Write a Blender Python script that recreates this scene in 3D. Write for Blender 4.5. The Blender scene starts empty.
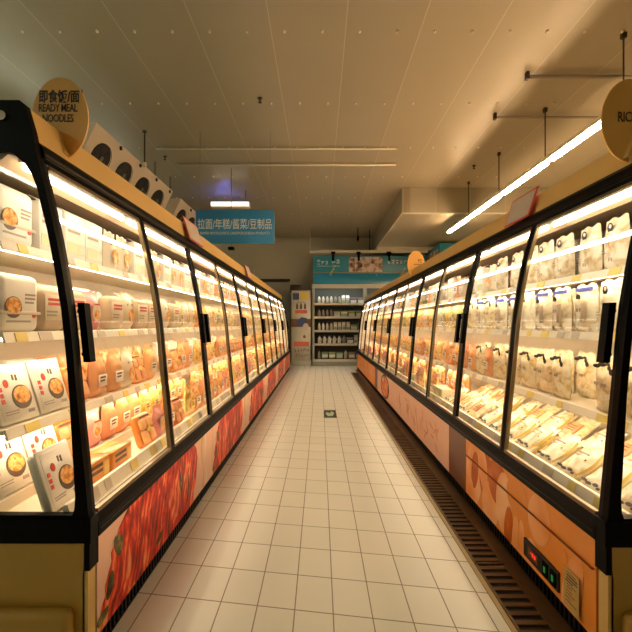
import bpy, bmesh, math, random
from mathutils import Vector, Matrix
R = random.Random(7)
PI = math.pi
S = bpy.context.scene
COL = S.collection
H = 1.25            # eye height

# ------------------------------------------------------------------ materials
MATS = {}
def nodes_of(name):
    m = bpy.data.materials.new(name); m.use_nodes = True
    nt = m.node_tree
    return m, nt, nt.nodes['Principled BSDF']
def mat(name, col, rough=0.5, metal=0.0, var=0.0, scale=8.0, bump=0.0, spec=None, coat=0.0, rnd=0.0, col2=None):
    """plain painted / printed material; var mixes in noise towards col2, rnd shifts value per object"""
    if name in MATS: return MATS[name]
    m, nt, p = nodes_of(name)
    p.inputs['Roughness'].default_value = rough
    p.inputs['Metallic'].default_value = metal
    if spec is not None: p.inputs['Specular IOR Level'].default_value = spec
    if coat: p.inputs['Coat Weight'].default_value = coat; p.inputs['Coat Roughness'].default_value = 0.08
    c = (*col, 1)
    p.inputs['Base Color'].default_value = c
    if var or bump:
        tc = nt.nodes.new('ShaderNodeTexCoord')
        n = nt.nodes.new('ShaderNodeTexNoise'); n.inputs['Scale'].default_value = scale; n.inputs['Detail'].default_value = 4
        nt.links.new(tc.outputs['Object'], n.inputs['Vector'])
    src = None
    if var:
        mx = nt.nodes.new('ShaderNodeMix'); mx.data_type = 'RGBA'
        mx.inputs['A'].default_value = c
        mx.inputs['B'].default_value = (*(col2 or tuple(x * 0.55 for x in col)), 1)
        mr = nt.nodes.new('ShaderNodeMapRange'); mr.inputs['From Min'].default_value = 0.42; mr.inputs['From Max'].default_value = 0.66
        mr.inputs['To Max'].default_value = var
        nt.links.new(n.outputs['Fac'], mr.inputs['Value']); nt.links.new(mr.outputs['Result'], mx.inputs['Factor'])
        src = mx.outputs['Result']
    if rnd:
        oi = nt.nodes.new('ShaderNodeObjectInfo')
        hs = nt.nodes.new('ShaderNodeHueSaturation')
        mr2 = nt.nodes.new('ShaderNodeMapRange'); mr2.inputs['To Min'].default_value = 1 - rnd; mr2.inputs['To Max'].default_value = 1 + rnd * .4
        nt.links.new(oi.outputs['Random'], mr2.inputs['Value']); nt.links.new(mr2.outputs['Result'], hs.inputs['Value'])
        mr3 = nt.nodes.new('ShaderNodeMapRange'); mr3.inputs['To Min'].default_value = .5 - rnd * .06; mr3.inputs['To Max'].default_value = .5 + rnd * .06
        nt.links.new(oi.outputs['Random'], mr3.inputs['Value']); nt.links.new(mr3.outputs['Result'], hs.inputs['Hue'])
        if src: nt.links.new(src, hs.inputs['Color'])
        else: hs.inputs['Color'].default_value = c
        src = hs.outputs['Color']
    if src: nt.links.new(src, p.inputs['Base Color'])
    if bump:
        b = nt.nodes.new('ShaderNodeBump'); b.inputs['Strength'].default_value = bump; b.inputs['Distance'].default_value = 0.01
        nt.links.new(n.outputs['Fac'], b.inputs['Height']); nt.links.new(b.outputs['Normal'], p.inputs['Normal'])
    MATS[name] = m
    return m
def emit(name, col, strength):
    if name in MATS: return MATS[name]
    m, nt, p = nodes_of(name)
    p.inputs['Base Color'].default_value = (*col, 1)
    p.inputs['Emission Color'].default_value = (*col, 1); p.inputs['Emission Strength'].default_value = strength
    MATS[name] = m
    return m
def glass_mat(name, base=0.03, edge=0.55, tint=(1, 1, 1), rough=0.01):
    m = bpy.data.materials.new(name); m.use_nodes = True
    nt = m.node_tree; nt.nodes.clear()
    out = nt.nodes.new('ShaderNodeOutputMaterial')
    mix = nt.nodes.new('ShaderNodeMixShader'); tr = nt.nodes.new('ShaderNodeBsdfTransparent'); gl = nt.nodes.new('ShaderNodeBsdfGlossy')
    tr.inputs['Color'].default_value = (*tint, 1)
    gl.inputs['Roughness'].default_value = rough
    lw = nt.nodes.new('ShaderNodeLayerWeight'); lw.inputs['Blend'].default_value = 0.5
    pw = nt.nodes.new('ShaderNodeMath'); pw.operation = 'POWER'; pw.inputs[1].default_value = 5
    ml = nt.nodes.new('ShaderNodeMath'); ml.operation = 'MULTIPLY_ADD'; ml.inputs[1].default_value = edge; ml.inputs[2].default_value = base
    nt.links.new(lw.outputs['Facing'], pw.inputs[0]); nt.links.new(pw.outputs[0], ml.inputs[0]); nt.links.new(ml.outputs[0], mix.inputs[0])
    nt.links.new(tr.outputs[0], mix.inputs[1]); nt.links.new(gl.outputs[0], mix.inputs[2]); nt.links.new(mix.outputs[0], out.inputs[0])
    MATS[name] = m
    return m
def ramp_mat(name, stops, scale=6, detail=5, rough=0.35, stretch=(1, 1, 1), rot=(0, 0, 0), wave=None, distort=0.0, rnd=False):
    """printed picture of food: noise or wave bands through a colour ramp"""
    if name in MATS: return MATS[name]
    m, nt, p = nodes_of(name)
    p.inputs['Roughness'].default_value = rough; p.inputs['Specular IOR Level'].default_value = .15
    tc = nt.nodes.new('ShaderNodeTexCoord'); mp = nt.nodes.new('ShaderNodeMapping')
    mp.inputs['Scale'].default_value = stretch; mp.inputs['Rotation'].default_value = rot
    nt.links.new(tc.outputs['Object'], mp.inputs['Vector'])
    if rnd:
        oi = nt.nodes.new('ShaderNodeObjectInfo'); va = nt.nodes.new('ShaderNodeVectorMath'); va.operation = 'ADD'
        sc = nt.nodes.new('ShaderNodeVectorMath'); sc.operation = 'SCALE'; sc.inputs['Scale'].default_value = 30
        cx = nt.nodes.new('ShaderNodeCombineXYZ')
        for k in 'XYZ': nt.links.new(oi.outputs['Random'], cx.inputs[k])
        nt.links.new(cx.outputs[0], sc.inputs[0]); nt.links.new(sc.outputs[0], va.inputs[1]); nt.links.new(mp.outputs[0], va.inputs[0])
        vec = va.outputs[0]
    else: vec = mp.outputs[0]
    n = nt.nodes.new('ShaderNodeTexNoise'); n.inputs['Scale'].default_value = scale; n.inputs['Detail'].default_value = detail
    n.inputs['Distortion'].default_value = distort
    nt.links.new(vec, n.inputs['Vector'])
    fac = n.outputs['Fac']
    if wave:
        w = nt.nodes.new('ShaderNodeTexWave'); w.inputs['Scale'].default_value = wave[0]; w.inputs['Distortion'].default_value = wave[1]
        w.inputs['Detail'].default_value = 3; w.inputs['Detail Scale'].default_value = 1.2
        nt.links.new(vec, w.inputs['Vector'])
        mx = nt.nodes.new('ShaderNodeMix'); mx.inputs['Factor'].default_value = wave[2]
        nt.links.new(fac, mx.inputs['A']); nt.links.new(w.outputs['Fac'], mx.inputs['B']); fac = mx.outputs['Result']
    cr = nt.nodes.new('ShaderNodeValToRGB')
    el = cr.color_ramp.elements
    while len(el) < len(stops): el.new(0.5)
    for e, (pos, c) in zip(el, stops): e.position = pos; e.color = (*c, 1)
    nt.links.new(fac, cr.inputs['Fac']); nt.links.new(cr.outputs['Color'], p.inputs['Base Color'])
    MATS[name] = m
    return m

# ------------------------------------------------------------------ mesh builder
class MB:
    def __init__(self): self.bm = bmesh.new(); self.mats = []
    def mi(self, m):
        if m not in self.mats: self.mats.append(m)
        return self.mats.index(m)
    def _tag(self, faces, m, smooth=False):
        i = self.mi(m)
        for f in faces: f.material_index = i; f.smooth = smooth
    def box(self, a, b, m, mtx=None):
        x0, y0, z0 = a; x1, y1, z1 = b
        c = [(x0,y0,z0),(x1,y0,z0),(x1,y1,z0),(x0,y1,z0),(x0,y0,z1),(x1,y0,z1),(x1,y1,z1),(x0,y1,z1)]
        if mtx: c = [mtx @ Vector(v) for v in c]
        vs = [self.bm.verts.new(v) for v in c]
        fs = [self.bm.faces.new([vs[i] for i in q]) for q in ((0,3,2,1),(4,5,6,7),(0,1,5,4),(1,2,6,5),(2,3,7,6),(3,0,4,7))]
        self._tag(fs, m)
        bmesh.ops.recalc_face_normals(self.bm, faces=fs)
        return self
    def rbox(self, a, b, r, m, seg=2, smooth=True, taper=None, mtx=None):
        t = bmesh.new(); bmesh.ops.create_cube(t, size=1)
        for v in t.verts:
            v.co = Vector([a[k] + (v.co[k] + .5) * (b[k] - a[k]) for k in range(3)])
        bmesh.ops.bevel(t, geom=t.edges[:], offset=r, segments=seg, profile=.5, affect='EDGES', clamp_overlap=True)
        if taper:
            for v in t.verts: v.co = taper(v.co)
        if mtx: t.transform(mtx)
        self.merge(t, m, smooth); return self
    def merge(self, t, m, smooth=False):
        me = bpy.data.meshes.new('tmp'); t.to_mesh(me); t.free()
        i = self.mi(m)
        n0 = len(self.bm.faces)
        self.bm.from_mesh(me); bpy.data.meshes.remove(me)
        self.bm.faces.ensure_lookup_table()
        for f in self.bm.faces[n0:]: f.material_index = i; f.smooth = smooth
    def join(self, o, mtx=None):
        me = bpy.data.meshes.new('tmp'); o.bm.to_mesh(me)
        if mtx: me.transform(mtx)
        mp = [self.mi(m) for m in o.mats]
        n0 = len(self.bm.faces); self.bm.from_mesh(me); bpy.data.meshes.remove(me)
        self.bm.faces.ensure_lookup_table()
        for f in self.bm.faces[n0:]: f.material_index = mp[f.material_index] if mp else 0
        return self
    def poly(self, pts, m):
        f = self.bm.faces.new([self.bm.verts.new(p) for p in pts]); self._tag([f], m); return self
    def prism(self, pts, vec, m, smooth=False):
        v = Vector(vec); a = [self.bm.verts.new(Vector(p)) for p in pts]; b = [self.bm.verts.new(Vector(p) + v) for p in pts]
        n = len(a); fs = [self.bm.faces.new(a[::-1]), self.bm.faces.new(b)]
        for k in range(n): fs.append(self.bm.faces.new((a[k], a[(k+1) % n], b[(k+1) % n], b[k])))
        self._tag(fs, m, smooth); bmesh.ops.recalc_face_normals(self.bm, faces=fs); return self
    def disc_y(self, c, rx, rz, m, n=20, t=0.0015):
        """round print on a face that looks towards -y"""
        return self.prism([(c[0] + rx*math.cos(2*PI*k/n), c[1], c[2] + rz*math.sin(2*PI*k/n)) for k in range(n)], (0, -t, 0), m)
    def tube(self, p0, p1, r, m, n=10, r2=None, ry=None):
        p0, p1 = Vector(p0), Vector(p1); d = (p1 - p0)
        u = d.orthogonal().normalized(); w = d.normalized().cross(u)
        r2 = r if r2 is None else r2
        A = [self.bm.verts.new(p0 + (u*math.cos(2*PI*k/n) + w*math.sin(2*PI*k/n))*r) for k in range(n)]
        B = [self.bm.verts.new(p1 + (u*math.cos(2*PI*k/n) + w*math.sin(2*PI*k/n))*r2) for k in range(n)]
        fs = [self.bm.faces.new((A[k], A[(k+1)%n], B[(k+1)%n], B[k])) for k in range(n)]
        self._tag(fs, m, True)
        caps = [self.bm.faces.new(A[::-1]), self.bm.faces.new(B)]
        self._tag(caps, m); bmesh.ops.recalc_face_normals(self.bm, faces=fs + caps); return self
    def lathe(self, prof, m, n=14, c=(0,0,0), sx=1, sy=1):
        rings = []
        for r, z in prof:
            rings.append([self.bm.verts.new((c[0] + sx*r*math.cos(2*PI*k/n), c[1] + sy*r*math.sin(2*PI*k/n), c[2] + z)) for k in range(n)])
        fs = []
        for a, b in zip(rings, rings[1:]):
            for k in range(n): fs.append(self.bm.faces.new((a[k], a[(k+1)%n], b[(k+1)%n], b[k])))
        fs.append(self.bm.faces.new(rings[0][::-1])); fs.append(self.bm.faces.new(rings[-1]))
        self._tag(fs, m, True); return self
    def grid(self, fn, nu, nv, m, smooth=True, flip=False):
        vs = [[self.bm.verts.new(fn(i/nu, j/nv)) for j in range(nv+1)] for i in range(nu+1)]
        fs = []
        for i in range(nu):
            for j in range(nv):
                q = (vs[i][j], vs[i+1][j], vs[i+1][j+1], vs[i][j+1])
                fs.append(self.bm.faces.new(q[::-1] if flip else q))
        self._tag(fs, m, smooth); return self
    def holed(self, outer, inner, vec, m):
        """plate between two loops (outer with a window cut in it), thickened along vec"""
        t = bmesh.new(); es = []
        for loop in (outer, inner):
            vs = [t.verts.new(p) for p in loop]
            es += [t.edges.new((vs[k], vs[(k+1) % len(vs)])) for k in range(len(vs))]
        bmesh.ops.triangle_fill(t, use_beauty=True, edges=es)
        r = bmesh.ops.extrude_face_region(t, geom=t.faces[:])
        bmesh.ops.translate(t, verts=[g for g in r['geom'] if isinstance(g, bmesh.types.BMVert)], vec=vec)
        bmesh.ops.recalc_face_normals(t, faces=t.faces[:])
        self.merge(t, m); return self
    def mesh(self, name):
        me = bpy.data.meshes.new(name); self.bm.to_mesh(me)
        for m in self.mats: me.materials.append(m)
        return me
    def build(self, name, parent=None, loc=None, rz=0, free=True):
        o = bpy.data.objects.new(name, self.mesh(name)); COL.objects.link(o)
        if parent: o.parent = parent
        if loc: o.location = loc
        if rz: o.rotation_euler = (0, 0, rz)
        if free: self.bm.free()
        return o
def tag(o, label=None, cat=None, group=None, kind=None):
    for k, v in (('label', label), ('category', cat), ('group', group), ('kind', kind)):
        if v: o[k] = v
    return o
def thing(name, label, cat, loc=(0,0,0), rz=0, group=None):
    o = bpy.data.objects.new(name, None); COL.objects.link(o); o.location = loc; o.rotation_euler = (0, 0, rz)
    o.empty_display_size = .1
    return tag(o, label, cat, group)
ORD = ['', 'first','second','third','fourth','fifth','sixth','seventh','eighth','ninth','tenth','eleventh','twelfth','thirteenth','fourteenth','fifteenth','sixteenth','seventeenth','eighteenth']

def text_mb(txt, size, m, sx=1.0, depth=0.001, spacing=1.0, bold=0.0):
    """lettering in the x/z plane reading towards -y, centred on the origin; sx narrows it"""
    cu = bpy.data.curves.new('txt', 'FONT'); cu.body = txt; cu.size = size; cu.align_x = 'CENTER'; cu.align_y = 'CENTER'
    cu.space_character = spacing; cu.extrude = depth; cu.offset = bold; cu.resolution_u = 2
    o = bpy.data.objects.new('txt', cu); COL.objects.link(o)
    dg = bpy.context.evaluated_depsgraph_get()
    me = bpy.data.meshes.new_from_object(o.evaluated_get(dg))
    bpy.data.objects.remove(o); bpy.data.curves.remove(cu)
    me.transform(Matrix.Diagonal((sx, 1, 1, 1))); me.transform(Matrix.Rotation(PI/2, 4, 'X'))
    b = MB(); t = bmesh.new(); t.from_mesh(me); bpy.data.meshes.remove(me); b.merge(t, m)
    return b
def scribble(b, x0, x1, z0, z1, y, m, n, rnd, lw=.12):
    """n blurred, unreadable printed characters as short strokes"""
    w = (x1 - x0) / n; h = z1 - z0
    for k in range(n):
        cx = x0 + (k + .5) * w
        for _ in range(4):
            if rnd.random() < .55:
                zz = z0 + h * rnd.uniform(.08, .92); l = w * rnd.uniform(.25, .42)
                b.box((cx - l, y - .001, zz - h*lw/2), (cx + l, y, zz + h*lw/2), m)
            else:
                xx = cx + w * rnd.uniform(-.35, .35); za = z0 + h * rnd.uniform(0, .4)
                b.box((xx - w*lw/2, y - .001, za), (xx + w*lw/2, y, za + h * rnd.uniform(.35, .6)), m)

# palette
M_black = mat('black_enamel', (.0018, .0014, .001), .4, spec=.06)
M_satin = mat('dark_bronze', (.004, .003, .0018), .35, spec=.16)
M_champ = mat('champagne_metal', (.22, .165, .085), .3, .8)
M_tan = mat('tan_board', (.68, .44, .14), .5, var=.12, scale=3)
M_tan_base = mat('tan_sheet', (.47, .28, .045), .42, var=.15, scale=2)
M_white = mat('white_enamel', (.82, .76, .64), .4)
M_shelf = mat('cream_shelf_steel', (.80, .72, .58), .4)
M_canopy = mat('tan_canopy_lining', (.46, .33, .20), .5)
M_lining = mat('cream_lining', (.62, .52, .38), .45)
M_price = mat('price_strip_plastic', (.88, .80, .64), .3)
M_tag = mat('yellow_price_card', (.85, .66, .18), .5)
M_taggrey = mat('grey_price_card', (.62, .52, .40), .5)
M_tube = emit('lit_tube', (1.0, .86, .63), 3.6)
M_led = emit('lit_shelf_strip', (1.0, .82, .56), 8.5)
M_bar = emit('lit_door_bar', (1.0, .88, .68), 5.0)
M_trunk = emit('lit_batten', (1.0, .66, .36), 50.0)
M_fill_batten = emit('added_fill_batten_cool', (.93, 1.0, .78), 11.0)  # glow of the unseen lamps added behind the left case
M_glass = glass_mat('door_glass', .02, .18)
M_glass_end = glass_mat('end_glass', .02, .35)
M_acr = glass_mat('clear_film', .05, .4, (.97, .97, .97), .08)

# ------------------------------------------------------------------ the room
D_CEIL = 4.0
def structure(mb, name, parent=None):
    o = mb.build(name, parent)
    if not parent: o['kind'] = 'structure'
    return o
def floor_mat():
    m, nt, p = nodes_of('cream_floor_tiles')
    tc = nt.nodes.new('ShaderNodeTexCoord'); sx = nt.nodes.new('ShaderNodeSeparateXYZ'); nt.links.new(tc.outputs['Object'], sx.inputs[0])
    def M(op, a, b=None, c=None):
        n = nt.nodes.new('ShaderNodeMath'); n.operation = op
        for k, v in enumerate((a, b, c)):
            if v is None: continue
            if isinstance(v, (int, float)): n.inputs[k].default_value = v
            else: nt.links.new(v, n.inputs[k])
        return n.outputs[0]
    tw, td = .1675, .256
    u = M('DIVIDE', M('SUBTRACT', sx.outputs['X'], .057), tw)
    v = M('DIVIDE', M('ADD', M('MULTIPLY_ADD', sx.outputs['X'], .16, sx.outputs['Y']), -2.08), td)
    def edge(t, w): return M('LESS_THAN', M('SUBTRACT', .5, M('ABSOLUTE', M('SUBTRACT', M('FRACT', t), .5))), w)
    line = M('MAXIMUM', edge(u, .016), M('MULTIPLY', edge(v, .0125), .95))
    cx = nt.nodes.new('ShaderNodeCombineXYZ'); nt.links.new(M('FLOOR', u), cx.inputs[0]); nt.links.new(M('FLOOR', v), cx.inputs[1])
    wn = nt.nodes.new('ShaderNodeTexWhiteNoise'); wn.noise_dimensions = '2D'; nt.links.new(cx.outputs[0], wn.inputs['Vector'])
    no = nt.nodes.new('ShaderNodeTexNoise'); no.inputs['Scale'].default_value = 2.2; no.inputs['Detail'].default_value = 6; nt.links.new(tc.outputs['Object'], no.inputs['Vector'])
    tile = nt.nodes.new('ShaderNodeMix'); tile.data_type = 'RGBA'
    tile.inputs['A'].default_value = (.66, .635, .545, 1); tile.inputs['B'].default_value = (.74, .71, .615, 1)
    nt.links.new(M('MULTIPLY_ADD', wn.outputs['Value'], .45, M('MULTIPLY', no.outputs['Fac'], .5)), tile.inputs['Factor'])
    gm = nt.nodes.new('ShaderNodeMix'); gm.data_type = 'RGBA'; gm.inputs['B'].default_value = (.16, .125, .075, 1)
    nt.links.new(tile.outputs['Result'], gm.inputs['A']); nt.links.new(M('MULTIPLY', line, .85), gm.inputs['Factor'])
    nt.links.new(gm.outputs['Result'], p.inputs['Base Color'])
    nt.links.new(M('MULTIPLY_ADD', no.outputs['Fac'], .06, M('MULTIPLY_ADD', line, .3, .27)), p.inputs['Roughness'])
    bp = nt.nodes.new('ShaderNodeBump'); bp.inputs['Strength'].default_value = .25; bp.inputs['Distance'].default_value = .002; bp.invert = True
    nt.links.new(line, bp.inputs['Height']); nt.links.new(bp.outputs[0], p.inputs['Normal'])
    return m
def ceil_mat():
    m, nt, p = nodes_of('cool_room_ceiling_panels')
    tc = nt.nodes.new('ShaderNodeTexCoord'); sx = nt.nodes.new('ShaderNodeSeparateXYZ'); nt.links.new(tc.outputs['Object'], sx.inputs[0])
    def M(op, a, b=None, c=None):
        n = nt.nodes.new('ShaderNodeMath'); n.operation = op
        for k, v in enumerate((a, b, c)):
            if v is None: continue
            if isinstance(v, (int, float)): n.inputs[k].default_value = v
            else: nt.links.new(v, n.inputs[k])
        return n.outputs[0]
    u = M('DIVIDE', M('ADD', sx.outputs['X'], .46), .70)
    line = M('LESS_THAN', M('SUBTRACT', .5, M('ABSOLUTE', M('SUBTRACT', M('FRACT', u), .5))), .006)
    no = nt.nodes.new('ShaderNodeTexNoise'); no.inputs['Scale'].default_value = .8; no.inputs['Detail'].default_value = 3; nt.links.new(tc.outputs['Object'], no.inputs['Vector'])
    wn = nt.nodes.new('ShaderNodeTexWhiteNoise'); wn.noise_dimensions = '1D'; nt.links.new(M('FLOOR', u), wn.inputs['W'])
    a = nt.nodes.new('ShaderNodeMix'); a.data_type = 'RGBA'; a.inputs['A'].default_value = (.31, .275, .195, 1); a.inputs['B'].default_value = (.38, .335, .245, 1)
    nt.links.new(M('MULTIPLY_ADD', wn.outputs['Value'], .5, M('MULTIPLY', no.outputs['Fac'], .5)), a.inputs['Factor'])
    g = nt.nodes.new('ShaderNodeMix'); g.data_type = 'RGBA'; g.inputs['B'].default_value = (.55, .50, .38, 1)
    nt.links.new(a.outputs['Result'], g.inputs['A']); nt.links.new(M('MULTIPLY', line, .7), g.inputs['Factor'])
    nt.links.new(g.outputs['Result'], p.inputs['Base Color'])
    p.inputs['Roughness'].default_value = .33
    return m
M_ceil = ceil_mat()
M_wall = mat('olive_white_wall_panels', (.50, .47, .33), .45, var=.12, scale=.7)
M_bolt = mat('white_ceiling_bolt', (.75, .70, .58), .35)
M_pipe = mat('galvanised_pipe', (.30, .26, .19), .45, .5)
M_pipe_w = mat('white_conduit', (.62, .57, .44), .4)
M_dark = mat('dark_steel', (.035, .028, .018), .45, .3)

XL, XR, YB, YN = -6.0, 6.0, 13.4, -4.0
f = MB().box((XL, YN, -.1), (XR, YB, 0), floor_mat()); structure(f, 'floor')
c = MB().box((XL, YN, D_CEIL), (XR, YB, D_CEIL + .1), M_ceil)
for Y, o in ((2.66, .1), (3.95, .02), (5.24, .1), (6.55, .0), (7.85, .12), (9.15, .05), (10.5, .02), (11.8, .1)):
    for k in range(-9, 10):
        c.lathe([(.018, 0), (.016, -.012), (.008, -.018), (.001, -.019)], M_bolt, 8, (o + k * .352, Y, D_CEIL), .7, 1)
structure(c, 'ceiling')
structure(MB().box((XL, YB, 0), (XR, YB + .1, D_CEIL), M_wall), 'wall_back')
structure(MB().box((XL - .1, YN, 0), (XL, YB, D_CEIL), M_wall), 'wall_left')
structure(MB().box((XR, YN, 0), (XR + .1, YB, D_CEIL), M_wall), 'wall_right')
structure(MB().box((XL, YN - .1, 0), (XR, YN, D_CEIL), M_wall), 'wall_near')
# dropped soffit over the right back corner
b = MB().box((1.66, 8.5, 3.49), (XR, YB, D_CEIL), M_ceil)
b.box((1.70, 8.488, 3.50), (1.82, 8.5, D_CEIL), M_pipe); b.box((1.655, 8.48, 3.47), (XR, 8.5, 3.495), M_pipe_w); b.box((1.64, 8.48, 3.47), (1.665, YB, 3.495), M_pipe_w)
b.box((1.66, 12.2, 3.40), (XR, 12.3, 3.49), M_pipe_w)
structure(b, 'trim_1')
# service door on the back wall
M_doorp = mat('grey_green_door', (.33, .33, .24), .45, var=.1, scale=2)
dr = MB().box((-2.05, YB - .03, 0), (-1.03, YB, 2.60), M_doorp)
do = structure(dr, 'door_1')
fr = MB().box((-2.13, YB - .05, 2.58), (-.95, YB, 2.68), M_dark).box((-2.13, YB - .05, 0), (-2.05, YB, 2.6), M_doorp).box((-1.03, YB - .05, 0), (-.95, YB, 2.6), M_doorp)
fr.build('door_frame', do)
MB().tube((-1.15, YB - .08, 1.05), (-1.15, YB - .08, 1.3), .018, M_champ).build('door_handle', do)
# access panel outline on the wall
b = MB()
for a0, a1 in (((-3.75, 2.96), (-3.0, 2.985)), ((-3.0, 2.72), (-2.98, 2.985)), ((-2.98, 2.72), (-2.1, 2.74)), ((-2.1, 2.72), (-2.08, 3.0))):
    b.box((a0[0], YB - .02, a0[1]), (a1[0], YB, a1[1]), M_pipe_w)
structure(b, 'trim_2')

# ------------------------------------------------------------------ display cases
def lerp_tab(tab, z):
    for (z0, d0), (z1, d1) in zip(tab, tab[1:]):
        if z <= z1: return d0 + (d1 - d0) * max(0, (z - z0)) / (z1 - z0)
    return tab[-1][1]
SIDES = {
 -1: dict(s=-1, xf=.845, y0=1.533, pitch=.861, rail=1.862, tanb=1.925, tant=2.05, top=2.066, shelf=(1.565, 1.215, .85), deck=.52, bar=1.655, word='left'),
  1: dict(s=1, xf=1.03, y0=1.506, pitch=.850, rail=1.818, tanb=1.885, tant=2.00, top=2.016, shelf=(1.51, 1.205, .815), deck=.50, bar=1.60, word='right'),
}
ND = 12
for P in SIDES.values():
    k = P['tant'] - 1.59
    P['prof'] = [(.0, 0), (.53, 0), (.72, .018), (1.01, .047), (1.30, .073), (1.59, .123), (P['rail'], .189), (P['tanb'], .20), (P['tant'], .231), (P['top'], .247)]
    P['y1'] = P['y0'] + .05 + ND * P['pitch'] - .05
    P['sf'] = (.355, .345, .335); P['df'] = .13; P['back'] = .78

def smooth_d(P, z):
    return (lerp_tab(P['prof'], z - .09) + 2 * lerp_tab(P['prof'], z) + lerp_tab(P['prof'], z + .09)) / 4 if .6 < z < P['rail'] - .05 else lerp_tab(P['prof'], z)

def kimchi_mat():
    """printed heap of kimchi: folded lumps with dark creases, long strands and pale glints"""
    m, nt, p = nodes_of('kimchi_print')
    p.inputs['Roughness'].default_value = .3; p.inputs['Specular IOR Level'].default_value = .15
    tc = nt.nodes.new('ShaderNodeTexCoord'); mp = nt.nodes.new('ShaderNodeMapping'); mp.inputs['Rotation'].default_value = (.55, 0, 0); mp.inputs['Scale'].default_value = (1, 1, .55)
    nt.links.new(tc.outputs['Object'], mp.inputs['Vector'])
    n1 = nt.nodes.new('ShaderNodeTexNoise'); n1.inputs['Scale'].default_value = 5; n1.inputs['Detail'].default_value = 4; nt.links.new(mp.outputs[0], n1.inputs['Vector'])
    sc = nt.nodes.new('ShaderNodeVectorMath'); sc.operation = 'MULTIPLY_ADD'; sc.inputs[1].default_value = (.16, .16, .16)
    nt.links.new(n1.outputs['Color'], sc.inputs[0]); nt.links.new(mp.outputs[0], sc.inputs[2])
    vo = nt.nodes.new('ShaderNodeTexVoronoi'); vo.feature = 'DISTANCE_TO_EDGE'; vo.inputs['Scale'].default_value = 5.5; nt.links.new(sc.outputs[0], vo.inputs['Vector'])
    w = nt.nodes.new('ShaderNodeTexWave'); w.bands_direction = 'Y'; w.inputs['Scale'].default_value = 7; w.inputs['Distortion'].default_value = 5; w.inputs['Detail'].default_value = 4; w.inputs['Detail Scale'].default_value = 2
    nt.links.new(sc.outputs[0], w.inputs['Vector'])
    n2 = nt.nodes.new('ShaderNodeTexNoise'); n2.inputs['Scale'].default_value = 26; n2.inputs['Detail'].default_value = 6; nt.links.new(sc.outputs[0], n2.inputs['Vector'])
    def M(op, a, b=None, c=None):
        n = nt.nodes.new('ShaderNodeMath'); n.operation = op
        for k, v in enumerate((a, b, c)):
            if v is None: continue
            if isinstance(v, (int, float)): n.inputs[k].default_value = v
            else: nt.links.new(v, n.inputs[k])
        return n.outputs[0]
    crease = M('MINIMUM', M('MULTIPLY', vo.outputs['Distance'], 5.0), 1.0)
    f = M('ADD', M('MULTIPLY_ADD', crease, .30, .06), M('ADD', M('MULTIPLY', w.outputs['Fac'], .22), M('MULTIPLY', n2.outputs['Fac'], .56)))
    cr = nt.nodes.new('ShaderNodeValToRGB'); st = [(.26, (.03, .002, .001)), (.42, (.30, .006, .002)), (.60, (.62, .014, .003)), (.70, (.85, .06, .010)), (.80, (.93, .22, .06)), (.92, (.96, .50, .26))]
    el = cr.color_ramp.elements
    while len(el) < len(st): el.new(.5)
    for e, (q, c) in zip(el, st): e.position = q; e.color = (*c, 1)
    nt.links.new(f, cr.inputs['Fac']); nt.links.new(cr.outputs['Color'], p.inputs['Base Color'])
    return m
M_kim = kimchi_mat()
M_pinkpan = mat('peach_panel_print', (.82, .50, .36), .35, spec=.2, var=.12, scale=2, col2=(.86, .60, .46))
M_leafp = ramp_mat('scallion_print', [(.35, (.03, .02, .008)), (.55, (.12, .10, .02)), (.7, (.42, .30, .05))], scale=20, rough=.3)
M_orange = mat('orange_panel_print', (.80, .27, .035), .3, spec=.2, var=.35, scale=3, col2=(.86, .38, .12))
M_orl = ramp_mat('light_orange_print', [(.3, (.80, .27, .05)), (.5, (.88, .40, .15)), (.7, (.93, .56, .30))], scale=4, detail=2, rough=.3)
M_ord = ramp_mat('deep_orange_print', [(.3, (.34, .06, .006)), (.55, (.56, .12, .015)), (.75, (.72, .24, .05))], scale=5, detail=2, rough=.3)
M_brown = mat('brown_panel', (.16, .045, .015), .35, var=.2, scale=3)
M_olive = mat('olive_metal', (.14, .09, .025), .35, .3)
M_cal = mat('orange_brush_print', (.70, .22, .05), .35)
M_salad = ramp_mat('stew_print', [(.3, (.25, .03, .01)), (.45, (.70, .10, .03)), (.55, (.82, .32, .10)), (.65, (.85, .62, .30)), (.78, (.45, .35, .08))], scale=14, rough=.35)
M_green_on = emit('green_rocker_lamp', (.02, .50, .08), .03)
M_red_on = emit('red_digits', (1, .04, .02), .3)
M_plate = mat('yellow_rating_plate', (.52, .33, .10), .4)
M_ink = mat('black_ink', (.012, .010, .008), .5)
M_chrome = mat('chrome', (.75, .72, .65), .15, 1.0)

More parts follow.
